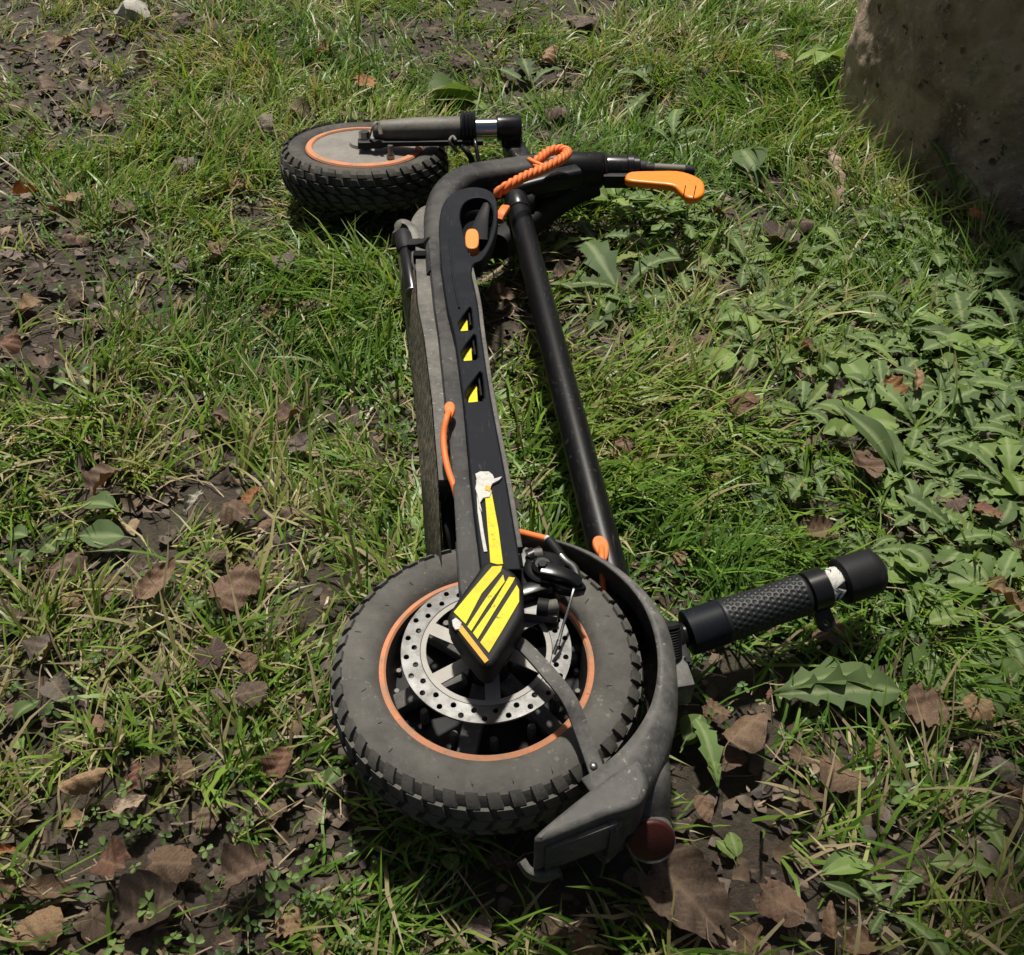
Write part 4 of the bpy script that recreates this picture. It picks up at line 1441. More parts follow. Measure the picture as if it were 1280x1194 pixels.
def leaf_mesh(kind, seed):
    """Unit leaf (length 1 along x, centred), with curl, crumple and vein mask."""
    rn = random.Random(seed)
    NR, NC = 22, 13
    V, Fc, C = [], [], []
    curl = rn.choice((-1, 1)) * rn.uniform(.2, 1.7)
    bend = rn.uniform(-1.1, .7)
    cr = rn.uniform(.8, 2.4)
    ph = [rn.uniform(0, 6.28) for _ in range(8)]
    if kind == 'maple':
        NA, NRr = 60, 8
        lob = rn.choice((5, 5, 7))
        for i in range(NRr + 1):
            for k in range(NA):
                a = 2 * PI * k / NA
                e = abs(math.cos(lob * a / 2))
                r = .47 * (.80 + .20 * e ** .7) * (1 + .07 * math.sin(3 * a + ph[0]) + .02 * math.sin(17 * a + ph[1]))
                if math.cos(a) < -.93:
                    r *= .55
                rr = r * i / NRr
                x, y = rr * math.cos(a), rr * math.sin(a)
                z = curl * .55 * (rr ** 2) + .035 * math.sin(9 * x + ph[2]) * math.cos(8 * y + ph[3]) + .05 * rr * math.sin(lob * a + ph[4]) + .02 * math.sin(21 * x + 17 * y + ph[5])
                V.append((x, y, z))
                C.append((0, 0, 1.0 if (e > .985 and i > 0) else 0, 1))
        for i in range(NRr):
            for k in range(NA):
                a, b = i * NA + k, i * NA + (k + 1) % NA
                Fc.append((a, b, b + NA, a + NA))
    else:
        wide = {'ovate': .36, 'torn': .34, 'narrow': .20, 'strip': .13}[kind]
        jag = {'ovate': .025, 'torn': .075, 'narrow': .04, 'strip': .12}[kind]
        cut0, cut1 = (rn.uniform(0, .1), rn.uniform(.72, .95)) if kind in ('torn', 'strip') else (0.0, 1.0)
        if kind in ('narrow', 'strip'):
            curl *= 2.6
        for i in range(NR):
            t_ = cut0 + (cut1 - cut0) * i / (NR - 1)
            w = wide * (math.sin(PI * min(1, t_ ** .72)) ** .75) + .012
            for k in range(NC):
                s_ = -1 + 2 * k / (NC - 1)
                ed = abs(s_) ** 3
                sd = 2.1 if s_ > 0 else 0
                j = 1 + ed * jag * (math.sin(7.3 * t_ + ph[0] + sd) * 1.0 + math.sin(19 * t_ + ph[1] + 2 * sd) * .7 * math.sin(5 * t_ + ph[7]) + math.sin(47 * t_ + 6 * math.sin(4 * t_ + ph[2]) + sd) * .30)
                y = w * s_ * j
                x = t_ - .5 + ed * jag * .15 * math.sin(9 * s_ + ph[2])
                if kind in ('torn', 'strip') and i in (0, NR - 1):
                    x += .06 * math.sin(7 * s_ + ph[3]) * (1 if i else -1)
                z = curl * y * y * 1.7 + bend * (t_ - .5) ** 2 + .14 * abs(y) * (.5 if curl > 0 else -.3)
                z += cr * (.026 * math.sin(11 * x + ph[4]) * math.cos(9 * y + ph[5]) + .015 * math.sin(27 * x + 19 * y + ph[6]) + .02 * ed * math.sin(13 * t_ + ph[7] + 2 * s_))
                z += .018 * abs(s_) * math.sin(PI * 9 * (t_ - .25 * abs(s_)))
                V.append((x, y, z))
                lat = ((t_ * 6 - abs(s_) * 1.1) % 1.0) < .17
                C.append((0, 0, 1.0 if k == NC // 2 else (.55 if lat else 0.0), 1))
        for i in range(NR - 1):
            for k in range(NC - 1):
                a = i * NC + k
                Fc.append((a, a + 1, a + NC + 1, a + NC))
        if kind in ('ovate', 'narrow') and rn.random() < .7:       # stalk
            b = len(V)
            q = rn.uniform(-.25, .25)
            for i in range(5):
                f = i / 4
                for sg in (-1, 1):
                    V.append((-.5 - .30 * f, q * f * f + sg * .010, .02 + bend * .25 - .03 * f))
                    C.append((0, 0, .6, 1))
            for i in range(4):
                Fc.append((b + 2 * i, b + 2 * i + 1, b + 2 * i + 3, b + 2 * i + 2))
    me = raw_mesh('leaf', V, Fc)
    add_attr(me, C)
    me.materials.append(MAT['dead_leaf'])
    return me


COLS = {'brown': (.185, .118, .075), 'dark': (.095, .066, .050), 'tan': (.30, .195, .105), 'orange': (.36, .17, .06), 'grey': (.165, .135, .112),
        'red': (.19, .095, .058), 'pale': (.36, .28, .20), 'ash': (.42, .40, .35), 'umber': (.140, .094, .066)}
LEAF_CACHE = {}


def dead_leaf(px, py, size, rot, kind, col, lift, label, group=None, seed=None):
    seed = seed if seed is not None else int(px * 7 + py * 13)
    rn = random.Random(seed)
    key = (kind, seed % 37)
    if key not in LEAF_CACHE:
        LEAF_CACHE[key] = leaf_mesh(kind, hash(key[0]) % 7 * 0 + (seed % 37) * 31 + len(kind))
    o = bpy.data.objects.new({'maple': 'maple_leaf'}.get(kind, 'dead_leaf'), LEAF_CACHE[key])
    z = .012 + lift
    p = W(px, py, z)
    zc = p.y * SN + (CAM_H - z) * CS
    s_ = size * zc / FPX * .88
    p.z = float(ground_h(p.x, p.y)) + z
    cl = float(clearance(np.array(p.x), np.array(p.y)))
    p.z = min(p.z, max(.004, cl * .6))
    o.location = p
    o.rotation_euler = (R(rn.uniform(-16, 16)), R(rn.uniform(-16, 16)), R(rot))
    o.scale = (s_, s_, s_ * rn.uniform(.8, 1.1))
    v = rn.uniform(.6, 1.2)
    c = COLS[col]
    o.color = (c[0] * v, c[1] * v * rn.uniform(.95, 1.05), c[2] * v, 1)
    COL.objects.link(o)
    SPOTS.append((p.x, p.y, s_ * .42, .5))
    tag(o, label, 'leaf', group)
    if size > 36:
        M = Matrix.LocRotScale(o.location, o.rotation_euler, o.scale)
        for _ in range(rn.randint(0, 5)):
            vv = rn.choice(o.data.vertices)
            DEW.append((M @ vv.co, rn.uniform(.0004, .0008)))
    return o


LV = [
 # px, py, size, rot, kind, colour, lift, label
 (459, 105, 40, 20, 'torn', 'orange', .030, 'bright orange tan dead leaf standing in grass behind the front wheel'),
 (315, 24, 40, 70, 'maple', 'umber', .018, 'star shaped brown maple leaf near the top edge left of centre'),
 (231, 17, 42, -20, 'torn', 'dark', .022, 'dark brown dead leaf right of the white stone'),
 (181, 76, 34, 10, 'torn', 'umber', .014, 'folded brown dead leaf just below the white stone'),
 (191, 99, 30, -60, 'narrow', 'red', .012, 'reddish narrow dead leaf beside the small pale stone'),
 (328, 152, 38, 80, 'ovate', 'grey', .026, 'greyish rounded dead leaf left of the front tyre'),
 (372, 140, 42, 160, 'ovate', 'umber', .018, 'dark brown dead leaf just behind the left of the front tyre'),
 (231, 203, 38, 95, 'ovate', 'grey', .020, 'upright grey brown dead leaf left of the front wheel'),
 (273, 308, 38, 110, 'ovate', 'brown', .026, 'round brown dead leaf left of the kickstand with curled edge'),
 (352, 320, 48, 115, 'ovate', 'grey', .026, 'large grey brown rounded leaf below the front wheel'),
 (390, 375, 52, 20, 'torn', 'umber', .016, 'broad dark leaf left of the kickstand foot'),
 (340, 388, 36, 50, 'narrow', 'tan', .022, 'tan curled dead leaf below the large grey brown rounded leaf'),
 (436, 412, 26, 20, 'torn', 'tan', .012, 'small tan dead leaf left of the deck'),
 (280, 516, 44, -20, 'ovate', 'dark', .020, 'dark oval dead leaf in grass left of the deck'),
 (365, 514, 48, 40, 'ovate', 'brown', .026, 'light brown dead leaf with a raised edge left of the deck middle'),
 (295, 638, 62, -35, 'torn', 'brown', .028, 'large brown leaf beside the pale ash coloured shred'),
 (317, 622, 46, 70, 'narrow', 'orange', .024, 'curled orange brown dead leaf standing beside the large brown leaf'),
 (243, 625, 46, 60, 'strip', 'ash', .024, 'pale ash coloured torn leaf shred in the left grass'),
 (198, 732, 80, 65, 'narrow', 'brown', .026, 'long curled brown leaf left of the big jagged brown leaf'),
 (295, 735, 92, 55, 'torn', 'brown', .024, 'big jagged brown leaf left of the rear wheel'),
 (273, 696, 34, 20, 'torn', 'dark', .014, 'small dark leaf just above the big jagged brown leaf'),
 (84, 702, 76, 50, 'torn', 'umber', .014, 'wide brown leaf beneath the broad green plantain leaves'),
 (102, 972, 74, 15, 'narrow', 'tan', .030, 'tan boat shaped curled leaf at lower left'),
 (162, 1006, 52, 35, 'narrow', 'pale', .028, 'pale pinkish curled leaf below the tan boat shaped leaf'),
 (167, 968, 58, 80, 'strip', 'red', .022, 'upright reddish strip of leaf beside the tan boat shaped leaf'),
 (350, 952, 56, 60, 'torn', 'red', .024, 'crumpled reddish brown leaf left of the rear tyre shadow'),
 (142, 1080, 74, -20, 'torn', 'red', .032, 'puffed red brown leaf in the lower left leaf pile'),
 (220, 1078, 88, 5, 'torn', 'brown', .026, 'broad light brown leaf right of the puffed red brown leaf'),
 (313, 1085, 90, 20, 'torn', 'umber', .024, 'broad brown leaf nearest the rear wheel shadow at lower left'),
 (8, 1066, 34, 10, 'narrow', 'orange', .030, 'small orange leaf at the left edge near the bottom'),
 (198, 1136, 120, 25, 'torn', 'dark', .012, 'very large dark leaf flattened under the lower left pile'),
 (317, 866, 56, 15, 'torn', 'dark', .022, 'dark curled leaf close to the left side of the rear tyre'),
 (264, 820, 54, -60, 'maple', 'dark', .016, 'dark lobed leaf left of the rear tyre below the big jagged leaf'),
 (897, 889, 46, -40, 'torn', 'brown', .016, 'angular brown leaf in the shadow below the handlebar grip'),
 (934, 908, 78, 40, 'ovate', 'brown', .030, 'large smooth brown leaf with pale midrib below the handlebar grip'),
 (963, 866, 26, 60, 'strip', 'red', .032, 'small upright scrap at the tip of the large smooth brown leaf'),
 (916, 950, 46, 10, 'ovate', 'umber', .012, 'brown leaf lying under the large smooth brown leaf'),
 (1053, 968, 74, -30, 'ovate', 'brown', .020, 'pinkish brown leaf below the big jagged green dandelion leaf'),
 (1153, 884, 82, 70, 'torn', 'brown', .020, 'broad brown leaf at the tip of the big jagged green leaf'),
 (1226, 890, 56, -10, 'torn', 'tan', .026, 'tan brown curled leaf near the right edge below the round green leaves'),
 (1216, 938, 50, 10, 'torn', 'umber', .014, 'brown leaf under the tan brown curled leaf at right'),
 (1096, 938, 36, 70, 'strip', 'tan', .020, 'tan sliver of leaf between two brown leaves at lower right'),
 (860, 1118, 150, -50, 'torn', 'umber', .016, 'huge dark brown leaf just right of the red tail lamp'),
 (978, 1130, 84, -35, 'torn', 'brown', .014, 'brown leaf near the bottom edge, lower right of centre'),
 (1268, 1008, 58, 100, 'narrow', 'red', .022, 'dark red curled leaf at the right edge'),
 (788, 549, 66, 20, 'torn', 'brown', .016, 'broad brown leaf just right of the stem tube'),
 (932, 494, 62, 15, 'torn', 'red', .022, 'red brown leaf half hidden in grass right of the stem'),
 (1085, 576, 58, 60, 'maple', 'brown', .024, 'crumpled brown leaf left of the broad upright plantain leaf'),
 (1032, 658, 56, 20, 'torn', 'brown', .018, 'brown leaf just above the handlebar end cap'),
 (1045, 778, 76, -15, 'maple', 'brown', .018, 'light brown lobed leaf directly beneath the handlebar clamp tab'),
 (1192, 622, 52, 10, 'ovate', 'dark', .018, 'dark leaf among the right hand dandelions'),
 (1235, 640, 42, -30, 'torn', 'red', .018, 'reddish leaf beside the dark leaf among the dandelions'),
 (1148, 468, 50, 75, 'strip', 'tan', .034, 'tan curled strip standing up among the right dandelions'),
 (1116, 482, 46, 80, 'torn', 'orange', .020, 'orange brown leaf behind the tan curled strip'),
 (1055, 487, 50, 20, 'torn', 'dark', .016, 'dark leaf left of the orange brown leaf in the right patch'),
 (1260, 752, 90, -40, 'strip', 'tan', .030, 'long tan curled strip at the right edge above the round green leaves'),
 (974, 292, 70, 5, 'maple', 'dark', .020, 'dark purple brown lobed leaf below the tree'),
 (1004, 274, 48, -20, 'torn', 'umber', .018, 'brown leaf tucked behind the dark purple brown lobed leaf'),
 (906, 266, 40, -70, 'torn', 'dark', .016, 'dark leaf beside the tip of the orange latch lever'),
 (708, 340, 40, 30, 'torn', 'umber', .016, 'brown leaf at the upper part of the stem tube on its right'),
 (625, 372, 48, -5, 'torn', 'umber', .012, 'brown leaf between the deck and the stem tube'),
 (737, 22, 62, 5, 'torn', 'dark', .014, 'dark flat leaf at the top edge right of centre'),
 (697, 129, 46, -30, 'torn', 'umber', .016, 'brown leaf behind the fork crown'),
 (687, 64, 38, 60, 'torn', 'tan', .020, 'tan leaf beside the grey green dandelion at the top'),
 (836, 330, 34, 40, 'strip', 'tan', .018, 'small tan scrap below the bright green plants'),
 (978, 76, 36, 30, 'torn', 'tan', .022, 'small tan leaf in the tall grass left of the tree'),
 (578, 76, 36, 0, 'torn', 'dark', .018, 'dark leaf behind the fork'),
 (495, 92, 42, -60, 'torn', 'umber', .014, 'brown leaf right of the bright orange tan leaf'),
 (597, 100, 32, -70, 'ovate', 'umber', .018, 'rounded brown leaf above the fork stanchion'),
 (553, 112, 42, 0, 'torn', 'umber', .010, 'flat brown leaf close behind the fork'),
 (441, 143, 42, 30, 'torn', 'umber', .012, 'brown leaf below the bright orange tan leaf at the tyre'),
 (738, 655, 44, 60, 'torn', 'umber', .016, 'brown leaf between stem tube and brake cable'),
 (1222, 266, 26, -40, 'torn', 'orange', .022, 'small orange scrap at the foot of the tree'),
 (160, 266, 46, 50, 'torn', 'umber', .016, 'brown folded leaf in the grass left of the front wheel shadow'),
 (228, 330, 34, 40, 'torn', 'grey', .016, 'grey leaf left of the round brown leaf'),
 (35, 246, 40, 45, 'narrow', 'orange', .026, 'orange brown leaf near the left edge'),
 (94, 256, 46, 0, 'torn', 'tan', .014, 'tan flat leaf right of the orange brown leaf at the left edge'),
 (130, 598, 62, 50, 'torn', 'umber', .016, 'brown leaf above the broad green plantain leaves'),
 (57, 452, 54, -60, 'torn', 'dark', .020, 'dark folded leaf near the left edge'),
 (14, 424, 46, 60, 'torn', 'red', .022, 'red brown leaf at the left edge'),
]
for row in LV:
    dead_leaf(*row)

CL = [('flat brown leaf trodden into the bare soil at the top left', 'brown leaves in the top left litter',
       [(110, 80, 52), (54, 106, 54), (84, 132, 44), (126, 142, 48), (28, 66, 50), (140, 48, 36), (20, 132, 50), (74, 50, 44), (34, 165, 44), (10, 190, 40), (100, 108, 40), (62, 180, 34)]),
      ('dull brown leaf lying half under the grass along the left side', 'brown leaves along the left side',
       [(60, 272, 44), (100, 302, 48), (67, 358, 48), (97, 370, 44), (37, 388, 62), (20, 330, 44), (115, 406, 42), (372, 556, 50), (12, 300, 36), (362, 640, 46), (330, 660, 36), (215, 405, 34)]),
      ('dull leaf in the brown litter left of the rear wheel', 'brown leaves left of the rear wheel',
       [(20, 770, 62), (147, 740, 62), (90, 750, 52), (350, 780, 56), (36, 700, 56), (60, 810, 60), (150, 830, 52), (74, 862, 60), (312, 832, 40), (276, 874, 48), (200, 850, 40), (20, 880, 52), (120, 905, 44), (366, 905, 40)]),
      ('weathered leaf in the litter along the lower left edge of the picture', 'brown leaves at lower left',
       [(66, 1118, 86), (43, 1164, 90), (185, 1176, 80), (292, 1176, 66), (120, 1150, 70), (228, 968, 52), (192, 962, 54), (30, 1010, 60), (260, 1020, 52), (360, 1150, 64), (10, 1120, 50), (340, 1010, 46), (402, 1185, 60), (90, 1030, 46)]),
      ('brown leaf scrap lying in the shadow in front of the rear wheel', 'leaves in the rear wheel shadow',
       [(628, 1076, 46), (690, 1165, 60), (545, 1042, 40), (730, 1182, 66), (600, 1160, 44)]),
      ('brown leaf in the grass along the lower right of the picture', 'brown leaves at lower right',
       [(940, 1180, 60), (1040, 1150, 56), (1010, 1000, 44), (1250, 960, 52), (1262, 1130, 70), (1180, 1010, 56), (1230, 1060, 60), (880, 1010, 44), (1110, 1020, 50), (1000, 945, 40), (1150, 1110, 56), (1080, 1180, 60)]),
      ('brown leaf half buried among the plants on the right side', 'brown leaves among the right hand plants',
       [(901, 585, 46), (1240, 540, 46), (1180, 700, 50), (1010, 430, 40), (880, 420, 38), (960, 745, 44), (1150, 800, 46), (1270, 690, 46), (1090, 410, 36), (787, 376, 38), (1130, 350, 40), (1220, 400, 40), (850, 690, 40)]),
      ('brown leaf scrap scattered in the grass along the top of the picture', 'brown leaves along the top',
       [(484, 30, 34), (634, 26, 30), (405, 62, 30), (545, 40, 28), (760, 70, 34), (850, 40, 32), (930, 30, 34), (800, 110, 34), (270, 60, 34), (880, 180, 30), (1020, 50, 28), (140, 215, 38), (300, 230, 34), (330, 90, 30), (610, 60, 28)])]
kinds = ['torn', 'ovate', 'torn', 'narrow', 'torn', 'maple']
cols_ = ['umber', 'brown', 'dark', 'grey', 'umber', 'brown', 'tan', 'grey', 'brown']
MARKS = [('the whitish angular stone', 171, 32), ('the small pale stone', 162, 98), ('the front wheel', 440, 200), ('the kickstand', 510, 320), ('the bright orange tan leaf', 459, 105),
         ('the round brown leaf', 273, 308), ('the pale ash shred', 243, 625), ('the green plantain leaves', 136, 670), ('the big jagged brown leaf', 295, 735), ('the tan boat shaped leaf', 102, 972),
         ('the puffed red brown leaf', 142, 1080), ('the reddish crumpled leaf', 350, 952), ('the rear tyre', 470, 900), ('the plate holder', 720, 1050), ('the red tail lamp', 815, 1052),
         ('the huge dark leaf', 860, 1118), ('the big jagged green leaf', 1034, 886), ('the handlebar end cap', 1070, 715), ('the handlebar grip', 940, 770), ('the orange lever', 840, 230),
         ('the dark lobed leaf', 974, 292), ('the foot of the tree', 1180, 190), ('the round green leaves', 1202, 847), ('the upright plantain leaf', 1108, 545), ('the fork crown', 640, 165),
         ('the stem middle', 710, 500), ('the dark folded leaf', 57, 452), ('the orange edge leaf', 35, 246), ('the tan upright strip', 1148, 468), ('the small orange leaf', 8, 1066),
         ('the top left corner', 0, 0), ('the top right trunk edge', 1070, 60), ('the bottom right corner', 1280, 1194), ('the bottom left corner', 0, 1194), ('the dark top leaf', 737, 22)]
USED = set()


def where(px, py):
    out = []
    for nm, mx, my in sorted(MARKS, key=lambda m: math.hypot(m[1] - px, m[2] - py)):
        dx, dy = px - mx, py - my
        if abs(dx) > 1.8 * abs(dy):
            w = 'right of' if dx > 0 else 'left of'
        elif abs(dy) > 1.8 * abs(dx):
            w = 'below' if dy > 0 else 'above'
        else:
            w = ('below' if dy > 0 else 'above') + ' and ' + ('right of' if dx > 0 else 'left of')
        d = math.hypot(dx, dy)
        if d < 55 and ' and ' not in w:
            w = 'just ' + w
        out.append(w + ' ' + nm)
    return out


def single_out(stem, px, py):
    ws = where(px, py)
    for w in ws[:3]:
        lab = stem + ' ' + w
        if lab not in USED and len(lab.split()) <= 16:
            USED.add(lab)
            return lab
    for w in ws[:2]:
        for w2 in ws[1:5]:
            lab = stem + ' ' + w + ', ' + w2
            if w != w2 and lab not in USED and len(lab.split()) <= 16:
                USED.add(lab)
                return lab
    return stem + ' ' + ws[0]


CW = {'umber': 'dull brown', 'brown': 'brown', 'dark': 'dark', 'grey': 'greyish', 'tan': 'tan'}
KW = {'torn': 'torn leaf', 'ovate': 'oval leaf', 'narrow': 'narrow curled leaf', 'maple': 'lobed leaf'}
rl = random.Random(77)
for lab, grp, pts in CL:
    for (x_, y_, s_) in pts:
        rot_, kd, cc, lf = rl.uniform(0, 360), rl.choice(kinds), rl.choice(cols_), rl.uniform(.001, .012)
        sw = 'small ' if s_ < 40 else ('large ' if s_ > 58 else '')
        dead_leaf(x_, y_, s_ * .92, rot_, kd, cc, lf, single_out(sw + CW[cc] + ' ' + KW[kd], x_, y_), grp)


# ------------------------------------------------------------------ dandelions and broad-leaved plants
def green_leaf(kind, seed, hue):
    rn = random.Random(seed)
    V, Fc, C = [], [], []
    NR, NC = 46, 7
    ph = [rn.uniform(0, 6.28) for _ in range(6)]
    arch = rn.uniform(.25, .6)
    nl = rn.choice((4, 5, 6, 7))
    rn_w = rn.uniform(.12, .20)
    lmin = rn.uniform(.26, .6)
    val = rn.uniform(.12, .95)
    for i in range(NR):
        t_ = i / (NR - 1)
        if kind == 'dandelion':
            env = .022 + rn_w * max(0, math.sin(PI * t_ ** 1.25)) ** .8
            saw = (t_ * nl + ph[0]) % 1.0
            lobe = lmin + (1 - lmin) * (saw ** 1.2 if saw < .75 else (1 - saw) / .25) if t_ < .80 else .90
            if t_ > .8:
                env = rn_w * max(.03, (1 - (t_ - .8) / .2)) ** .55
        elif kind == 'oval':
            env = .012 + .25 * max(0, math.sin(PI * max(0, (t_ - .18) / .82) ** .85)) ** .8 if t_ > .18 else .014
            lobe = 1 + .03 * math.sin(30 * t_)
        elif kind == 'lance':
            env = .012 + .13 * max(0, math.sin(PI * max(0, (t_ - .1) / .9) ** .9)) if t_ > .1 else .014
            lobe = 1
        else:                                       # round
            q = max(0.0, (t_ - .35) / .65)
            env = .014 if t_ < .35 else .012 + .32 * math.sqrt(max(0, 1 - (2 * q - 1) ** 2))
            lobe = 1 + .04 * math.sin(40 * t_)
        # arching midrib
        x = t_ * (1 - .12 * arch * t_)
        zc_ = arch * (t_ * .9 - 1.15 * t_ * t_) + .012 * math.sin(8 * t_ + ph[1])
        bend = .07 * math.sin(2.2 * t_ + ph[2]) * t_
        for k in range(NC):
            s_ = -1 + 2 * k / (NC - 1)
            w = env * lobe * (1 + .12 * math.sin(5 * t_ + ph[3] + (1.5 if s_ > 0 else 0)))
            back = -.05 * abs(s_) * (1 - lobe * .5) if kind == 'dandelion' else 0
            y = s_ * w + bend
            z = zc_ + abs(s_) * w * .30 + .013 * abs(s_) * w * 6 * math.sin(11 * t_ + ph[4] + (0 if s_ > 0 else 2)) + .006 * math.sin(21 * t_ + 4 * s_ + ph[5]) * abs(s_)
            V.append((x + back, y, z))
            C.append((min(1, max(0, hue + .06 * math.sin(3 * t_ + ph[0]))), val, 1.0 if k == NC // 2 else 0.0, 1))
    for i in range(NR - 1):
        for k in range(NC - 1):
            a = i * NC + k
            Fc.append((a, a + 1, a + NC + 1, a + NC))
    me = raw_mesh('leaf', V, Fc)
    add_attr(me, C)
    me.materials.append(MAT['dandelion'])
    return me


GREEN = {}


def plant(px, py, size, n, kind, hue, label, group=None, head=None, fan=360, name=None, up=0.0, cat=None):
    rn = random.Random(int(px * 3 + py * 5))
    p = G(px, py)
    zc = p.y * SN + CAM_H * CS
    L0 = size * zc / FPX
    root = empty(name or ('dandelion_plant' if kind == 'dandelion' else 'broadleaf_plant'), p)
    tag(root, label, cat or ('dandelion' if kind == 'dandelion' else 'plant'), group)
    h0_ = rn.uniform(0, 360) if head is None else head
    if head is None or fan > 150:
        SPOTS.append((p.x, p.y, L0 * .7, .5))
    else:
        SPOTS.append((p.x + math.cos(R(head)) * L0 * .5, p.y + math.sin(R(head)) * L0 * .5, L0 * .5, .75))
    for i in range(n):
        key = (kind, rn.randrange(7), round(min(1, max(0, hue + rn.uniform(-.28, .28))) * 4) / 4)
        if key not in GREEN:
            GREEN[key] = green_leaf(kind, key[1] * 17 + len(kind), key[2])
        o = bpy.data.objects.new('leaf', GREEN[key])
        a = h0_ + (fan * (i + .5) / n - fan / 2 if n > 1 else 0) + rn.uniform(-14, 14)
        s_ = L0 * rn.uniform(.5, 1.15)
        tilt = -(rn.uniform(-2, 16) + up)
        d = Vector((math.cos(R(a)), math.sin(R(a)), 0))
        o.location = d * .004 + Vector((0, 0, .008 + .014 * rn.random()))
        o.rotation_euler = (R(rn.uniform(-18, 18)), R(tilt), R(a))
        tipx, tipy = p.x + d.x * s_ * .6, p.y + d.y * s_ * .6
        cl = float(clearance(np.array(tipx), np.array(tipy)))
        zs = s_ if cl > .1 else s_ * .25
        o.scale = (s_, s_ * rn.uniform(.85, 1.2), zs)
        COL.objects.link(o)
        o.parent = root
        M = Matrix.Translation(p) @ Matrix.LocRotScale(o.location, o.rotation_euler, o.scale)
        for _ in range(rn.randint(0, 3)):
            vv = rn.choice(o.data.vertices)
            DEW.append((M @ vv.co, rn.uniform(.0004, .0008)))
    return root


PL = [
 (960, 885, 150, 2, 'dandelion', .35, 'single big jagged dandelion leaf reaching right below the handlebar', dict(head=-3, fan=30)),
 (893, 1002, 90, 2, 'dandelion', .45, 'narrow lobed green leaf standing right of the tail lamp', dict(head=92, fan=20)),
 (845, 955, 60, 2, 'oval', .75, 'bright oval green leaf beside the mudguard', dict(head=60, fan=40)),
 (1190, 832, 84, 7, 'round', .65, 'cluster of light green round leaves near the right edge', dict(head=-60, fan=230)),
 (1155, 760, 74, 3, 'round', .45, 'grey green round leaf right of the handlebar end cap', dict(head=95, fan=80)),
 (166, 660, 66, 1, 'oval', .15, 'upper dark green oval plantain leaf at left', dict(head=165, fan=20, up=2)),
 (182, 690, 84, 1, 'oval', .10, 'lower dark green oval plantain leaf overlapping the brown leaf at left', dict(head=185, fan=20, up=2)),
 (880, 490, 56, 2, 'oval', .85, 'bright green upright oval leaf right of the stem', dict(head=60, fan=50, up=15)),
 (1120, 610, 110, 3, 'lance', .30, 'broad upright plantain leaf right of the brown crumpled leaf', dict(head=108, fan=36, up=14)),
 (770, 265, 52, 4, 'oval', .8, 'bright green small leafed plant below the head tube', dict(head=80, fan=200)),
 (800, 290, 62, 6, 'dandelion', .75, 'bright green young dandelion below the hinge', {}),
 (850, 285, 60, 6, 'dandelion', .6, 'young dandelion rosette beneath the orange lever', {}),
 (745, 310, 58, 5, 'dandelion', .45, 'small dandelion rosette right of the stem collar', {}),
 (945, 245, 70, 3, 'oval', .35, 'broad dark green leaf between the lever and the dark lobed leaf', dict(head=85, fan=40)),
 (662, 112, 90, 4, 'dandelion', .25, 'grey green dandelion with pale ribs behind the fork crown', dict(head=95, fan=120)),
 (840, 190, 80, 4, 'dandelion', .4, 'dandelion with a pale folded leaf above the orange lever', dict(head=70, fan=120)),
 (820, 120, 76, 4, 'dandelion', .3, 'dandelion lying flat in the grass behind the head tube', dict(head=160, fan=160)),
 (775, 375, 110, 6, 'dandelion', .25, 'large grey green lobed dandelion right of the upper stem', {}),
 (880, 395, 80, 5, 'dandelion', .35, 'dandelion in the middle of the grass right of the stem', {}),
 (850, 350, 70, 5, 'dandelion', .5, 'dandelion just below the small tan scrap', {}),
 (1190, 262, 80, 4, 'dandelion', .8, 'tall light green dandelion standing at the foot of the trunk', dict(head=90, fan=110, up=28)),
 (1262, 262, 62, 3, 'dandelion', .6, 'upright dandelion at the right edge under the trunk', dict(head=80, fan=80, up=30)),
 (1050, 95, 110, 3, 'lance', .75, 'long broad pale blade leaf leaning on the left of the trunk', dict(head=215, fan=30, up=20)),
 (380, 310, 34, 6, 'oval', .35, 'small leafed weed below the front wheel', {}),
 (450, 318, 36, 6, 'oval', .3, 'small leafed weed left of the kickstand', {}),
 (940, 610, 44, 5, 'round', .2, 'grey green clover like plant right of the lower stem', {}),
 (922, 1092, 56, 2, 'oval', .55, 'small green leaf in the litter right of the huge dark leaf', dict(head=95, fan=50)),
 (842, 1172, 64, 1, 'lance', .55, 'single small green leaf lying on the huge dark brown leaf', dict(head=110)),
 (1010, 1110, 70, 3, 'lance', .5, 'small green leaves near the bottom edge at lower right', dict(head=10, fan=90)),
 (1100, 1150, 80, 4, 'dandelion', .45, 'dandelion near the bottom edge at lower right', {}),
 (1250, 1100, 90, 5, 'dandelion', .5, 'dandelion in the bottom right corner', {}),
 (405, 1005, 36, 3, 'oval', .3, 'small green leaf just left of the rear wheel shadow', dict(head=70, fan=60)),
 (560, 1062, 30, 3, 'round', .8, 'tiny yellow green sprout in the shadow below the rear tyre', {}),
 (95, 480, 40, 5, 'oval', .2, 'low weed with oval leaves near the left edge', {}),
 (60, 690, 40, 5, 'round', .3, 'round leaved weed left of the plantain leaves', {}),
 (225, 790, 40, 5, 'round', .25, 'round leaved weed below the long curled brown leaf', {}),
 (330, 770, 34, 4, 'round', .3, 'round leaved weed right of the big jagged brown leaf', {}),
 (18, 925, 46, 4, 'oval', .7, 'bright green sprout at the left edge', {}),
 (520, 140, 90, 3, 'oval', .6, 'green leaves lying behind the fork lower', dict(head=10, fan=60)),
 (265, 100, 30, 5, 'oval', .3, 'small weed right of the pale stone', {}),
]
for r_ in PL:
    plant(*r_[:7], **r_[7])
grp = 'dandelions in the dense right-hand patch'
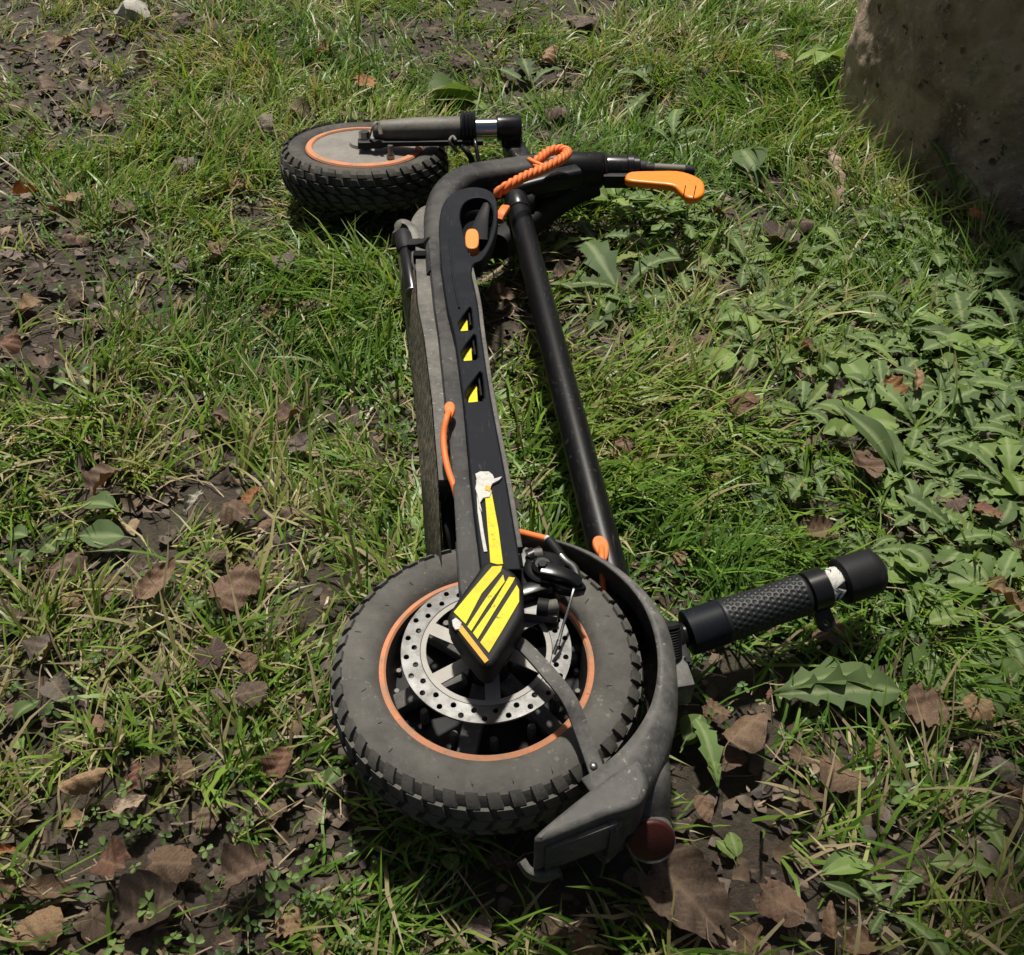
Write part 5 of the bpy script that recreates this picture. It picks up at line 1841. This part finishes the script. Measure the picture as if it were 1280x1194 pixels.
for (x_, y_, s_, h_) in ((1130, 420, 84, .2), (1200, 440, 90, .3), (1265, 430, 86, .25), (1090, 455, 70, .35), (1170, 500, 90, .3), (1240, 500, 96, .2), (1050, 440, 70, .4),
                         (1140, 545, 86, .25), (1210, 560, 96, .35), (1272, 570, 96, .25), (1180, 610, 84, .3), (1255, 630, 100, .3), (1000, 400, 70, .35), (1220, 375, 76, .25),
                         (1150, 370, 70, .35), (1190, 680, 90, .3), (1262, 700, 96, .4), (1270, 360, 70, .3), (1100, 505, 70, .3), (1140, 650, 80, .45), (1060, 385, 64, .4)):
    plant(x_, y_, s_ * .82, 10, 'dandelion', h_ + .12, single_out('crowded dandelion', x_, y_), grp, up=6)
grp = 'dandelions dotted over the grass right of the stem'
for (x_, y_, s_, h_) in ((940, 440, 66, .4), (1000, 520, 66, .45), (1010, 600, 64, .35), (930, 340, 64, .4), (1060, 330, 64, .35), (1110, 290, 60, .3), (830, 440, 60, .45), (1225, 790, 90, .4),
                         (1260, 850, 90, .35), (1120, 740, 70, .4), (900, 560, 50, .4), (975, 370, 64, .4), (1030, 345, 60, .5), (815, 325, 56, .6), (735, 385, 54, .3), (905, 300, 56, .5), (1080, 700, 56, .4), (1160, 320, 60, .4)):
    plant(x_, y_, s_ * .9, 8, 'dandelion', h_ + .08, single_out('loose dandelion rosette', x_, y_), grp, up=4)


grp = 'broad leaved weeds among the right-hand dandelions'
for (x_, y_, s_, kd, h_) in ((1085, 500, 60, 'oval', .7), (1155, 455, 56, 'round', .5), (1225, 470, 64, 'oval', .85), (1130, 600, 60, 'lance', .6), (1245, 600, 66, 'round', .6), (1060, 540, 50, 'oval', .9),
                             (1010, 460, 50, 'round', .7), (1180, 395, 54, 'lance', .8), (1250, 760, 70, 'round', .8), (1165, 740, 60, 'oval', .6), (930, 400, 48, 'oval', .75), (985, 335, 50, 'round', .6), (1210, 655, 64, 'lance', .7)):
    plant(x_, y_, s_, 7, kd, h_, single_out({'oval': 'oval leaved', 'round': 'round leaved', 'lance': 'lance leaved'}[kd] + ' green weed', x_, y_), grp, up=8)

# ------------------------------------------------------------------ the ground cover grows round the leaves and plants
make_grass(27000)
make_clover(4800)
make_litter(38000, 6000)


# ------------------------------------------------------------------ stones, twig
def stone(px, py, size, label, seed, flat=.6):
    rn = random.Random(seed)
    bm = bmesh.new()
    bmesh.ops.create_icosphere(bm, subdivisions=3, radius=1)
    ph = [rn.uniform(0, 6.28) for _ in range(6)]
    for v in bm.verts:
        n_ = v.co.copy()
        f = 1 + .16 * math.sin(3 * n_.x + ph[0]) + .13 * math.sin(4 * n_.y + ph[1]) + .08 * math.sin(7 * n_.z + 5 * n_.x + ph[2]) + .05 * math.sin(11 * n_.y - 9 * n_.x + ph[3])
        v.co = Vector((n_.x * f, n_.y * f * .8, max(n_.z * f * flat, -.2)))
    for k in range(3):                                     # a few broken faces
        d = Vector((rn.uniform(-1, 1), rn.uniform(-1, 1), rn.uniform(.3, 1))).normalized()
        for v in bm.verts:
            q = v.co.dot(d) - .72
            if q > 0:
                v.co -= d * q * .9
    me = bpy.data.meshes.new('stone')
    p = G(px, py)
    s_ = size / 2 * (p.y * SN + CAM_H * CS) / FPX
    for v in bm.verts:
        v.co *= s_
    bm.to_mesh(me)
    bm.free()
    me.materials.append(MAT['stone_white'])
    me.polygons.foreach_set('use_smooth', [True] * len(me.polygons))
    me.set_sharp_from_angle(angle=R(28))
    o = bpy.data.objects.new('stone', me)
    o.location = p + Vector((0, 0, s_ * .12 + .008))
    COL.objects.link(o)
    tag(o, label, 'stone')


stone(171, 32, 50, 'whitish angular stone in the grass near the top left corner', 3, .75)
stone(162, 98, 24, 'small pale flat stone below the whitish angular stone', 8, .5)
tw = catmull([G(1018, 205) + Vector((0, 0, .02)), G(1034, 216) + Vector((0, 0, .03)), G(1044, 240) + Vector((0, 0, .022)), G(1050, 262) + Vector((0, 0, .006))], 6)
twig = sweep('twig', tw, [circle_section(.009 + .003 * math.sin(i * 1.7), 8) for i in range(len(tw))], MAT['bark'], None)
tag(twig, 'short dark piece of rotten wood in the grass below the tree', 'twig')

# dew on the leaves
V, Fc = [], []
bm = bmesh.new()
bmesh.ops.create_icosphere(bm, subdivisions=1, radius=1)
bm.verts.ensure_lookup_table()
iv = [v.co.copy() for v in bm.verts]
it = [tuple(v.index for v in f.verts) for f in bm.faces]
bm.free()
for p, r_ in DEW:
    b_ = len(V)
    V += [p + Vector((q.x * r_, q.y * r_, q.z * r_ * .8 + r_ * .5)) for q in iv]
    Fc += [tuple(b_ + k for k in f) for f in it]
t = NT('dew')
t.set(Base_Color=(1, 1, 1), Roughness=.02, IOR=1.33, Transmission_Weight=1.0)
MAT['dew'] = t.m
dw = mesh('dew', V, Fc, MAT['dew'])
tag(dw, 'tiny dew drops sparkling on leaves', 'dew', None, 'stuff')
